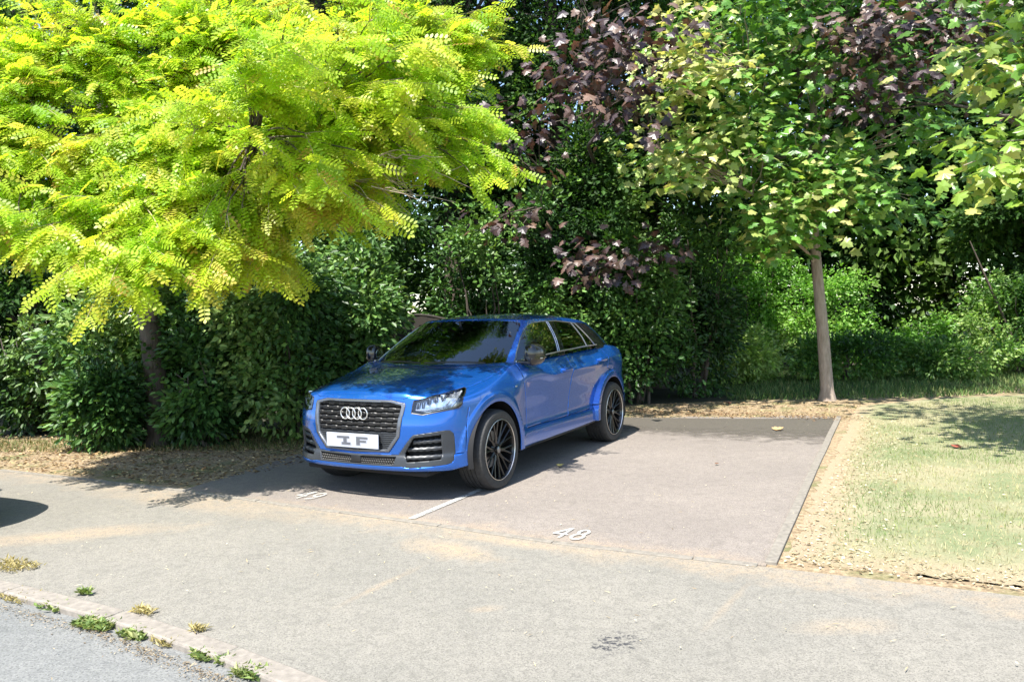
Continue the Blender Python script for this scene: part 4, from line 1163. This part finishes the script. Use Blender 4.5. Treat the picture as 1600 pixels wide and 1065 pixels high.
def region_tips(poly, n, d0, d1, rg, holes=()):
    out = []
    xs = [p[0] for p in poly]; ys = [p[1] for p in poly]
    while len(out) < n:
        px, py = rg.uniform(min(xs), max(xs)), rg.uniform(min(ys), max(ys))
        if not pip(poly, px, py) or any(((px-a)/r)**2+((py-b)/s)**2 < 1 for a, b, r, s in holes): continue
        out.append(W(px, py, rg.uniform(d0, d1)))
    return out
# ---- the young maple on the grass
def maple():
    rg = np.random.default_rng(21); base = (4.80, 12.25, 0)
    root = empty('young_maple', base); tag(root, 'young green maple with slim pale trunk standing behind the lawn', 'tree')
    tips = region_tips([(1010,240),(1040,80),(1090,-60),(1180,-220),(1400,-220),(1480,-40),(1520,120),(1450,280),(1420,350),(1330,370),(1200,370),(1130,330),(1040,290)], 190, 10.9, 13.8, rg, ((1205,430,60,40),(1085,170,40,30)))
    tips += region_tips([(1190,300),(1255,300),(1255,385),(1195,380)], 9, 11.2, 12, rg) + region_tips([(1200,255),(1360,250),(1350,330),(1220,335)], 22, 11.0, 12.0, rg) + region_tips([(1020,90),(1110,110),(1100,150),(1030,140)], 8, 10.8, 11.4, rg) + region_tips([(1010,225),(1100,225),(1100,265),(1060,300)], 9, 10.9, 11.5, rg)
    tips += region_tips([(1140,-10),(1000,90),(1330,120),(1330,-20)], 20, 11.2, 12.6, rg)
    b = np.array(base); path = [b, b+(0,0,.16), b+(-.05,0,1.0), b+(-.13,0,2.0), b+(-.20,0,3.0), b+(-.16,0,4.2), b+(-.12,0,5.4), b+(-.12,0,6.6)]
    def tf(t): 
        l = np.exp(-((t[:, 0]-2.6)/.7)**2)+.9*np.exp(-(((t[:, 0]-4.0)/.5)**2+((t[:, 2]-3.1)/.4)**2)); return np.clip(.08+.42*rg.uniform(size=len(t))+.42*l, 0, 1)
    spray_tree(root, base, path, .088, BARK_P, tips, T_maple(), .135, [(.055,.15,.028),(.095,.22,.040),(.16,.32,.060),(.40,.44,.14),(.62,.56,.26)], L_MAPLE, 22, per=30, rad=.30, limb_n=12, fork_at=.42, tintf=tf, jitter=.18)
maple()
def purple(base, polys, label, seed, h=7.2, upper=14):
    rg = np.random.default_rng(seed); root = empty('copper_maple', base); tag(root, label, 'tree', 'purple leaved maples')
    tips = []
    for poly, n, d0, d1 in polys: tips += region_tips(poly, n, d0, d1, rg)
    tips += [np.array([base[0]+rg.normal(0,1.1), base[1]+rg.normal(0,.9)-.3, rg.uniform(4.6,7.6)]) for _ in range(upper)]
    b = np.array(base, float); path = [b, b+(0,0,.15), b+(.05,0,1.2), b+(-.03,0,2.4), b+(.05,0,3.8), b+(0,0,5.4), b+(0,0,h)]
    spray_tree(root, base, path, .12, BARK_D, tips, T_maple(), .125, [(.022,.014,.018),(.042,.024,.026),(.075,.044,.038),(.13,.082,.058)], L_PURP, seed, per=15, rad=.25, limb_n=8, fork_at=.3, jitter=.3, droop=.9)
purple((1.35,13.7,0), [([(815,90),(870,45),(960,20),(1060,20),(1050,120),(1000,215),(950,170),(860,150)], 28, 9.2, 10.6), ([(880,375),(960,365),(985,410),(930,440),(885,425)], 9, 10.2, 10.8), ([(1000,360),(1060,370),(1050,430),(1000,420)], 3, 11, 11.6),
        ([(740,310),(820,320),(830,360),(760,370)], 4, 10.8, 12), ([(760,120),(850,150),(860,260),(780,280)], 7, 10.5, 12.5), ([(700,-200),(1100,-200),(1060,0),(800,0)], 16, 10, 13)], 'dark purple leaved maple rising behind the car roof', 31)
purple((9.4,13.9,0), [([(1300,30),(1400,0),(1560,0),(1550,70),(1480,120),(1450,190),(1330,200),(1310,120)], 46, 10.2, 11.8), ([(1280,-260),(1620,-260),(1600,0),(1300,0)], 12, 10.5, 12.5)], 'dark purple leaved maple with its boughs at the top right corner', 37, upper=10)
def right_maple():
    rg = np.random.default_rng(41); base = (7.6, 8.6, 0); root = empty('yellow_green_maple', base); tag(root, 'yellow green maple reaching in from beyond the right edge', 'tree')
    tips = region_tips([(1480,225),(1600,215),(1720,190),(1720,285),(1560,280),(1500,270)], 22, 6.7, 7.5, rg) + region_tips([(1530,60),(1600,-40),(1800,-80),(1800,190),(1600,140),(1545,110)], 44, 6.9, 7.9, rg)
    tips += [np.array([7.9+rg.normal(0,1.1), 8.8+rg.normal(0,1.1), rg.uniform(3.4,6.8)]) for _ in range(80)] + [np.array([rg.uniform(3.4,5.8), rg.uniform(5.8,8.4), rg.uniform(4.9,6.4)]) for _ in range(30)]
    b = np.array(base, float); path = [b, b+(0,0,.15), b+(0,0,1.2), b+(.05,0,2.6), b+(0,0,4.0), b+(0,0,6.4)]
    spray_tree(root, base, path, .12, BARK_P, tips, T_maple(), .13, [(.07,.17,.025),(.14,.28,.04),(.26,.37,.065),(.44,.42,.14)], L_MAPLE, 42, per=22, rad=.26, limb_n=10, fork_at=.4)
right_maple()
# ---- hedge shrubs
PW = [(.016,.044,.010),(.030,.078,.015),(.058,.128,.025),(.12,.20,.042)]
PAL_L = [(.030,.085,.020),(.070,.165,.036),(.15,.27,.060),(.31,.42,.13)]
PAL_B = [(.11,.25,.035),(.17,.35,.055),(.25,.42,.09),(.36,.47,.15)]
def shrub(nm, x, y, rx, ry, h, n, size, pal, label, seed, group=None, mat=None, cat='shrub', lean=0, gap=.44, T=None):
    root = empty(nm, (x, y, 0)); tag(root, label, cat, group); rg = np.random.default_rng(seed)
    bl = [(0,0,h*.46,rx*.9,ry*.9,h*.50)]
    for k in range(9):
        a = rg.uniform(0, 6.28); q = rg.uniform(.25,.75); bl.append((rx*q*math.cos(a), ry*q*math.sin(a), rg.uniform(.22,.85)*h, rx*rg.uniform(.3,.5), ry*rg.uniform(.3,.5), h*rg.uniform(.14,.26)))
    bm = bmesh.new()
    for k in range(6):
        a = rg.uniform(0, 6.28); e = np.array([rx*.55*math.cos(a), ry*.55*math.sin(a), h*rg.uniform(.5,.85)]); tube(bm, bez((rg.normal(0,.08), rg.normal(0,.08), 0), e, .15, 7, .03, rg), list(np.linspace(.024,.006,7)), 5, cap=False)
    bm_obj('stem', bm, BARK_D, root, 60)
    foliage('leaves', bl, n, size, pal, mat or L_SHRUB, root, T or T_oval(), seed, gap, 2.6, .25, .55)
HG = 'shrubs in the hedge behind the bays'
for i, (x, y, rx, ry, h, n, lab) in enumerate([
    (-4.85,9.95,.85,.75,2.25,9500,'glossy laurel at the left end of the hedge, left of the robinia trunk'),
    (-3.60,9.95,.80,.75,2.5,9500,'glossy laurel just right of the robinia trunk'),
    (-2.80,9.9,.90,.80,2.4,9500,'glossy laurel in the hedge, left of the car bonnet'),
    (-1.98,10.45,.68,.75,2.6,9500,'glossy laurel between the bonnet and the brown fence panel'),
    (-4.85,9.38,.50,.35,1.15,3600,'small laurel bush standing close in front of the robinia trunk on its left'),
    (-3.72,9.40,.48,.35,1.30,3600,'small laurel bush close in front of the robinia trunk on its right'),
    (-6.5,10.9,.85,.6,1.7,6500,'dark laurel in the shade at the far left end of the hedge'),
    (-.35,12.5,.95,.75,3.3,9000,'dense green shrub directly behind the car roof'),
    (.85,12.7,.90,.80,3.7,10000,'dense green shrub behind the rear end of the car'),
    (1.95,12.55,.95,.85,3.0,10500,'sunlit green shrub right of the car at the back of the bay'),
    (3.05,13.2,.90,.85,3.6,11000,'shaded green shrub between the bay and the maple trunk')]):
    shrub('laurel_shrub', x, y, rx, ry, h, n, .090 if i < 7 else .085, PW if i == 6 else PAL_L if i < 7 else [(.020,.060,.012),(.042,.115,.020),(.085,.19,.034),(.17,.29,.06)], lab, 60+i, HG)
for i, (x, y, rx, ry, h, n, lab) in enumerate([
    (5.5,18.8,1.3,1.0,3.3,8500,'tall bright green bush seen left of the maple trunk'),
    (7.0,18.0,1.1,.9,2.3,6500,'bright green bush seen directly behind the maple trunk'),
    (8.3,17.2,1.5,.9,1.35,7500,'low pale green bush catching the sun right of the maple trunk'),
    (4.1,15.0,1.0,.8,1.25,7000,'dark low bush in the shade left of the maple trunk'),
    (6.3,15.2,1.1,.7,.9,6500,'dark low bush in the shade close right of the maple trunk'),
    (8.2,14.9,1.2,.7,.75,6500,'dark creeping bush low at the far edge of the lawn'),
    (9.9,15.6,1.2,.9,2.0,8500,'dark bramble bush under the trees beyond the lawn'),
    (12.2,14.9,1.4,.9,2.3,8500,'dark bramble bush at the far right beyond the lawn')]):
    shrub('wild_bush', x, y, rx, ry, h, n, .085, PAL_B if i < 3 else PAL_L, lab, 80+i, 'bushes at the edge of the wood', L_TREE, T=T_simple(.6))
# ---- trees of the wood
def wood_tree(nm, x, y, r, h, z0, n, size, pal, label, seed, bark=None, group='trees of the wood behind the bays', gap=.40, T=None):
    root = empty(nm, (x, y, 0)); tag(root, label, 'tree', group); rg = np.random.default_rng(seed)
    bl = [(0,0,(h+z0)/2,r*.72,r*.72,(h-z0)*.46)]
    for k in range(20):
        a = rg.uniform(0, 6.28); q = rg.uniform(.4,.85)*r; z = rg.uniform(z0+.3, h-.5); s = math.sin(math.pi*np.clip((z-z0)/(h-z0),.12,.9))**.5
        bl.append((q*s*math.cos(a), q*s*math.sin(a), z, r*rg.uniform(.25,.42), r*rg.uniform(.25,.42), r*rg.uniform(.16,.28)))
    limbs = [(bez((0,0,rg.uniform(.15,.6)*h), np.array(b[:3]), .2, 8, .06, rg), .05, .01) for b in bl[1:16]]
    trunk_obj(root, [(0,0,0),(.0,0,.2),(.05,0,h*.3),(-.05,0,h*.6),(0,0,h*.9)], [.26,.19,.16,.11,.03], bark or BARK_D, limbs)
    foliage('crown', bl, int(n*(2.1 if y < 16 else 1.3)), size, pal, L_FAR, root, T or T_simple(.62), seed, gap, 1.5, .3, .35)
for i, (x, y, r, h, z0, n, lab) in enumerate([
    (-10.0,12.6,2.0,7.5,.1,16000,'dark evergreen filling the gap at the far left'),
    (-7.3,12.2,1.9,8.0,.1,18000,'dark evergreen in deep shade left of the hedge'),
(-5.2,13.6,1.9,12.5,.1,21000,'tall tree behind the trunk of the golden tree'),
    (-3.0,13.3,1.7,12,.1,22000,'tall dark tree behind the brown fence panel'),
    (-1.0,13.9,1.7,12.5,.1,22000,'tall dark tree behind the car windscreen'),
    (.9,14.5,1.7,11.5,.1,21000,'tall dark tree directly behind the purple maple'),
    (1.3,12.95,1.0,4.6,.2,9000,'small dark tree growing in front of the purple maple trunk'),
    (2.7,14.9,1.6,9.5,.1,17000,'tall dark tree left of the gap with the bright bushes'),
    (6.0,22.5,2.9,13,.5,15000,'tall tree standing far behind the young maple'),
    (8.6,20.6,1.7,7,.1,11000,'dark thicket tree directly behind the bright bushes'),
    (10.8,20.0,2.6,12,.3,16000,'tall tree right of the bright bushes'),
    (11.2,16.6,2.1,10,.2,17000,'shady tree beyond the right part of the lawn'),
    (14.2,17.0,2.4,11,.2,17000,'shady tree in the far right corner')]):
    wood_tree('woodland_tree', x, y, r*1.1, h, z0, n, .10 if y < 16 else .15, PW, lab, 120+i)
# the wood further back reads as one mass
_bl = []
_rg = np.random.default_rng(77)
for k in range(90): _bl.append((-21+46*(k % 30)/29, _rg.uniform(19.5,22), (1.2,5,9.5)[k//30]+_rg.uniform(-.8,.8), 2.4, 1.5, 2.9))
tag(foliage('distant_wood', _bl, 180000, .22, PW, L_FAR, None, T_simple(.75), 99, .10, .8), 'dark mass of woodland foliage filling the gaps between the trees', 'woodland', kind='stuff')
# ---- slim leaning stems on the right
def stem(pts, rads, label, nm='leaning_stem'):
    b = Vector(pts[0]); root = bmesh.new(); tube(root, [Vector(p)-b for p in pts], rads, 8); o = bm_obj(nm, root, BARK_D, None, 60); o.location = b; tag(o, label, 'branch')
stem([(10.0,15.6,0),(9.6,15.5,.9),(9.1,15.4,1.9),(8.8,15.4,2.6)], [.028,.025,.02,.01], 'thin bare stem leaning left in the shade right of the maple')
# ---- brown fence panel
FM = simple('fence_wood', (.026,.021,.015), .85, noise=.35, nscale=14, bump=.5)
def fence():
    root = empty('fence_panel', (-1.30,11.4,0)); tag(root, 'brown wooden fence panel with curved top seen above the windscreen', 'fence')
    bm = bmesh.new(); w = 1.5; n = 14
    for k in range(n):
        x = -w/2+w*(k+.5)/n; top = 1.46-.20*((x+.1)/(w/2))**2; box(bm, (x, 0, top/2+.04), (w/n+.008, .018+.006*(k % 2), top-.06), bevel=.003)
    bm_obj('boards', bm, FM, root)
    bm = bmesh.new(); pr = [(-w/2+w*k/14, 0, 1.475-.20*((-w/2+w*k/14+.1)/(w/2))**2) for k in range(15)]; tube(bm, pr, .022, 6); box(bm, (0,.03,.4), (w,.03,.06)); box(bm, (0,.03,1.1), (w,.03,.06)); bm_obj('rail', bm, FM, root)
    for s in (1,-1):
        bm = bmesh.new(); box(bm, (s*(w/2+.045), 0, .66), (.08,.08,1.32), bevel=.006); bm_obj('post', bm, FM, root)
fence()
# ================================================================== grass, litter, weeds
def poly_pts(poly, n, rg):
    xs = [p[0] for p in poly]; ys = [p[1] for p in poly]; out = []
    while len(out) < n:
        x, y = rg.uniform(min(xs), max(xs)), rg.uniform(min(ys), max(ys))
        if pip(poly, x, y): out.append((x, y))
    return np.array(out)
T_BLADE = (np.array([(-.06,0,0),(.06,0,0),(.045,.03,.55),(-.03,.03,.55),(.0,.16,1)]), [(0,1,2,3),(3,2,4)])
GM = leafmat('grass_blade', .25, .6, (1.3,1.3,.6), .3)
def blades(name, P, z, h, pal, rg, clump=None):
    n = len(P); pos = np.column_stack([P, np.full(n, z)]); a = rg.uniform(0, 6.283, n)
    ax = np.column_stack([np.cos(a), np.sin(a), np.zeros(n)])
    up = unit(np.column_stack([rg.normal(0,.45,n), rg.normal(0,.45,n), np.ones(n)]))
    # template: x = width axis, z = height
    TV, TF = T_BLADE; x = ax; y = unit(np.cross(up, x)); s = h*rg.uniform(.5, 1.3, n)
    V = pos[:, None]+s[:, None, None]*(TV[None,:,0:1]*x[:,None]*1.0+TV[None,:,1:2]*y[:,None]*2+TV[None,:,2:3]*up[:,None])
    k = len(TV); fl = np.array([i for f in TF for i in f]); loops = (fl[None]+(np.arange(n)*k)[:,None]).ravel()
    tint = tint_of(pal, n, clump if clump is not None else rg.uniform(0,1,n), .2, rg)
    return np_mesh(name, V.reshape(-1,3), loops, np.tile([4,3], n), GM, None, colors=np.repeat(tint, k, 0))
rg = np.random.default_rng(8)
LAWN = [(1.75,4.55),(3.4,3.6),(6.5,1.6),(9.8,5.5),(12,12.2),(6.5,11.9),(4.7,10.9),(2.9,7.0)]
P = poly_pts(LAWN, 120000, rg); P3 = np.column_stack([P, np.zeros(len(P))])
cl = np.clip(vnoise(P3, 2.4, 3)*1.3-.15, 0, 1)
bd = (P[:,0]-1.45)*.887-(P[:,1]-4.55)*.462; keep = (bd > .12+.55*rg.uniform(size=len(P))**2) & (rg.uniform(size=len(P)) < 1.15-cl*.55)
fd = (P[:,0]-.36)*.482+(P[:,1]-4.98)*.876; keep &= fd > .18+.35*rg.uniform(size=len(P))
tag(blades('grass', P[keep], .010, .032, [(.12,.185,.05),(.19,.24,.08),(.30,.295,.135),(.44,.385,.23)], rg, cl[keep]), 'short dry patchy grass of the lawn', 'grass', kind='stuff')
# longer lit grass at the foot of the wood
P = poly_pts([(3.4,12.5),(6.2,12.2),(10,12.9),(14,14),(12,17),(8,17.8),(4,17.5)], 30000, rg)
tag(blades('long_grass', P, 0, .10, [(.05,.12,.03),(.11,.20,.05),(.28,.30,.12)], rg), 'longer grass growing in front of the wood', 'grass', kind='stuff')
P = poly_pts([(-7,9.4),(-2.4,8.9),(-1.7,9.6),(-1.5,10.2),(-7,10.2)], 5000, rg)
tag(blades('verge_grass', P, 0, .07, [(.06,.11,.03),(.14,.16,.05),(.34,.28,.14)], rg), 'sparse weedy grass at the foot of the hedge', 'grass', kind='stuff')
# fallen leaves and straw
LM = leafmat('fallen_leaf', .12, .7, (1.2,1.1,.8), .3)
def litter(name, P, z, size, pal, rg, label, flat=.35, T=None):
    n = len(P); pos = np.column_stack([P, z+rg.uniform(0,.010,n)]); a = rg.uniform(0, 6.283, n)
    ax = np.column_stack([np.cos(a), np.sin(a), rg.normal(0,.15,n)]); nr = unit(np.column_stack([rg.normal(0,flat,n), rg.normal(0,flat,n), np.ones(n)]))
    o = leaves(name, T or T_simple(.5,.06), pos, ax, nr, size*rg.uniform(.5,1.4,n), tint_of(pal, n, rg.uniform(0,1,n), .2, rg), LM, None)
    return tag(o, label, 'litter', kind='stuff')
PALE = [(.24,.17,.09),(.38,.30,.17),(.50,.42,.26),(.58,.52,.37)]
BROWN = [(.07,.04,.02),(.16,.095,.045),(.34,.23,.11),(.52,.40,.22)]
L1 = []
while len(L1) < 1500:
    s = rg.uniform(0, 6.4)**1.0; off = abs(rg.normal(0,.30)); q = np.array([1.50,4.62])+np.array([.462,.887])*s+np.array([.887,-.462])*(off+.05); L1.append(q)
s = rg.uniform(0,5.5,1500); off = abs(rg.normal(0,.22,1500)); L1 += [np.array([1.5,4.50])+np.array([.876,-.482])*a+np.array([.482,.876])*(b+.03) for a, b in zip(s, off)]
litter('fallen_leaves', np.array(L1), .008, .026, PALE, rg, 'pale fallen leaves drifted along the bay edging and lawn corner')
litter('scattered_leaves', poly_pts(LAWN, 2200, rg), .012, .024, PALE, rg, 'pale dead leaves scattered over the lawn')
litter('hedge_litter', poly_pts([(-8,9.0),(-5.6,8.4),(-2.9,7.1),(-1.7,8.6),(-1.2,10.6),(-8,10.8)], 8500, rg), .006, .040, BROWN, rg, 'brown leaf litter under the hedge')
litter('bay_litter', poly_pts([(4.35,10.3),(5.2,11.9),(2.6,12.4),(.9,11.6),(1.6,10.7),(3.1,10.55)], 2400, rg), .008, .030, BROWN+PALE[1:2], rg, 'leaf litter along the back of the bay')
P = np.column_stack([rg.uniform(-5,5,420), rg.uniform(3.0,8,420)])
P = P[[(x-.36)*.482+(y-4.98)*.876 < 1.8 for x, y in P]]
litter('straw', P, .010, .038, [(.30,.20,.10),(.50,.40,.22),(.60,.52,.34)], rg, 'thin bits of straw and seed lying on the path', .1, T_simple(.10,.0))
litter('petals', poly_pts([(-4.5,5.2),(-2,4.3),(3.6,1.8),(4.6,3),(4.2,10),(2.2,10.2),(-2.5,6.6)], 420, rg), .013, .014, [(.5,.42,.26),(.62,.56,.40)], rg, 'tiny pale flecks strewn over path and bays', .15)
BS = [(.10,.055,.03),(.20,.12,.06),(.36,.25,.13)]
litter('bay_rim_litter', np.array([[4.3-.876*u+.0, 10.2+.42*u] for u in rg.uniform(0,3.2,1500)])+rg.normal(0,.16,(1500,2)), .014, .032, BS, rg, 'brown debris washed along the back edge of the bay')
G = []
for (x0, y0), (x1, y1) in zip(KERB[1:7], KERB[2:8]):
    for u in rg.uniform(0, 1, 520): G.append((x0+(x1-x0)*u-.10-abs(rg.normal(0,.035)), y0+(y1-y0)*u-.15-abs(rg.normal(0,.05))))
litter('gutter_litter', np.array(G), -.022, .012, [(.10,.075,.045),(.22,.165,.10),(.36,.29,.19)], rg, 'dry debris lying in the gutter along the kerb')
# single larger leaves one can pick out
for (px, py, s, c, lab, ang) in ((872,731,.085,(.50,.40,.12),'yellow fallen leaf on the bay right of the front wheel',.4), (1210,674,.17,(.42,.27,.12),'large curled tan leaf at the back of the empty bay',.2), (1140,632,.12,(.16,.05,.03),'red brown leaf on the verge behind the bay',2.2), (1494,702,.13,(.28,.07,.04),'red fallen leaf lying on the lawn',1.0), (1118,728,.05,(.14,.07,.04),'small brown leaf in the middle of the empty bay',.1)):
    r = W(px, py, 5.0)-np.array([0,0,CAM_H]); g = r*(-CAM_H/r[2]); v, f = T_maple(); s *= .72; b = bmesh.new(); vs = [b.verts.new((x*s, y*s, z*s*-1.6+.012)) for x, y, z in v]
    for q in f: b.faces.new([vs[i] for i in q])
    m = simple('leaf_'+lab.split()[0], c, .6, noise=.25, nscale=60); o = bm_obj('fallen_leaf', b, m); o.location = (g[0], g[1], .012); o.rotation_euler = (.12,-.1,ang); tag(o, lab, 'leaf')
    sd = o.modifiers.new('solidify','SOLIDIFY'); sd.thickness = .002
# weeds along the kerb
WD = leafmat('weed_leaf', .25, .5)
for i, (px, py, r, n, lab) in enumerate(((30,935,.10,160,'straw coloured grass tuft at the left end of the kerb'),(85,950,.07,120,'small grass tuft by the kerb near the left edge'),(150,978,.085,420,'largest bright green weed in the gutter below the kerb'),(212,993,.065,240,'flat green weed right of the largest one'),(256,1006,.05,90,'yellowish grass tuft in the gutter between two weeds'),(318,1028,.04,160,'small round green weed against the kerb'),(352,1036,.03,60,'tiny weed in the kerb joint'),(395,1055,.06,260,'bright green weed at the bottom edge of the photo'),(20,885,.14,240,'dry grass clump behind the kerb at the left edge'),(132,928,.025,60,'tiny green weed behind the kerb top'),(225,957,.045,90,'small dry tuft behind the kerb'),(310,985,.03,60,'little yellow tuft behind the middle of the kerb'))):
    r_ = W(px, py, 5.0)-np.array([0,0,CAM_H]); z0 = -.024 if i < 8 else .006; g = r_*((z0-CAM_H)/r_[2]); rgw = np.random.default_rng(200+i); r *= 1.05; n = int(n*1.3)
    q = np.clip(rgw.normal(0, r*.5, (n,2)), -r*.8, r*.8)*np.array([1.5,.7]); a = rgw.uniform(0,6.28,n); pos = np.column_stack([q, rgw.uniform(0,.012,n)])
    ax = np.column_stack([np.cos(a), np.sin(a), rgw.uniform(.2,1.3,n)]); nr = unit(np.column_stack([rgw.normal(0,.5,n), rgw.normal(0,.5,n), np.ones(n)]))
    dry = 'dry' in lab or 'straw' in lab or 'yellow' in lab
    o = leaves('weed_tuft', T_simple(.22 if dry else .4), pos, ax, nr, .042*rgw.uniform(.5,1.2,n), tint_of([(.30,.26,.10),(.45,.38,.18)] if dry else [(.11,.18,.045),(.18,.25,.07),(.30,.32,.12)], n, rgw.uniform(0,1,n), .2, rgw), WD, None)
    o.location = (g[0], g[1], z0); o.rotation_euler.z = -.5; tag(o, lab, 'weed', 'weeds growing along the kerb')
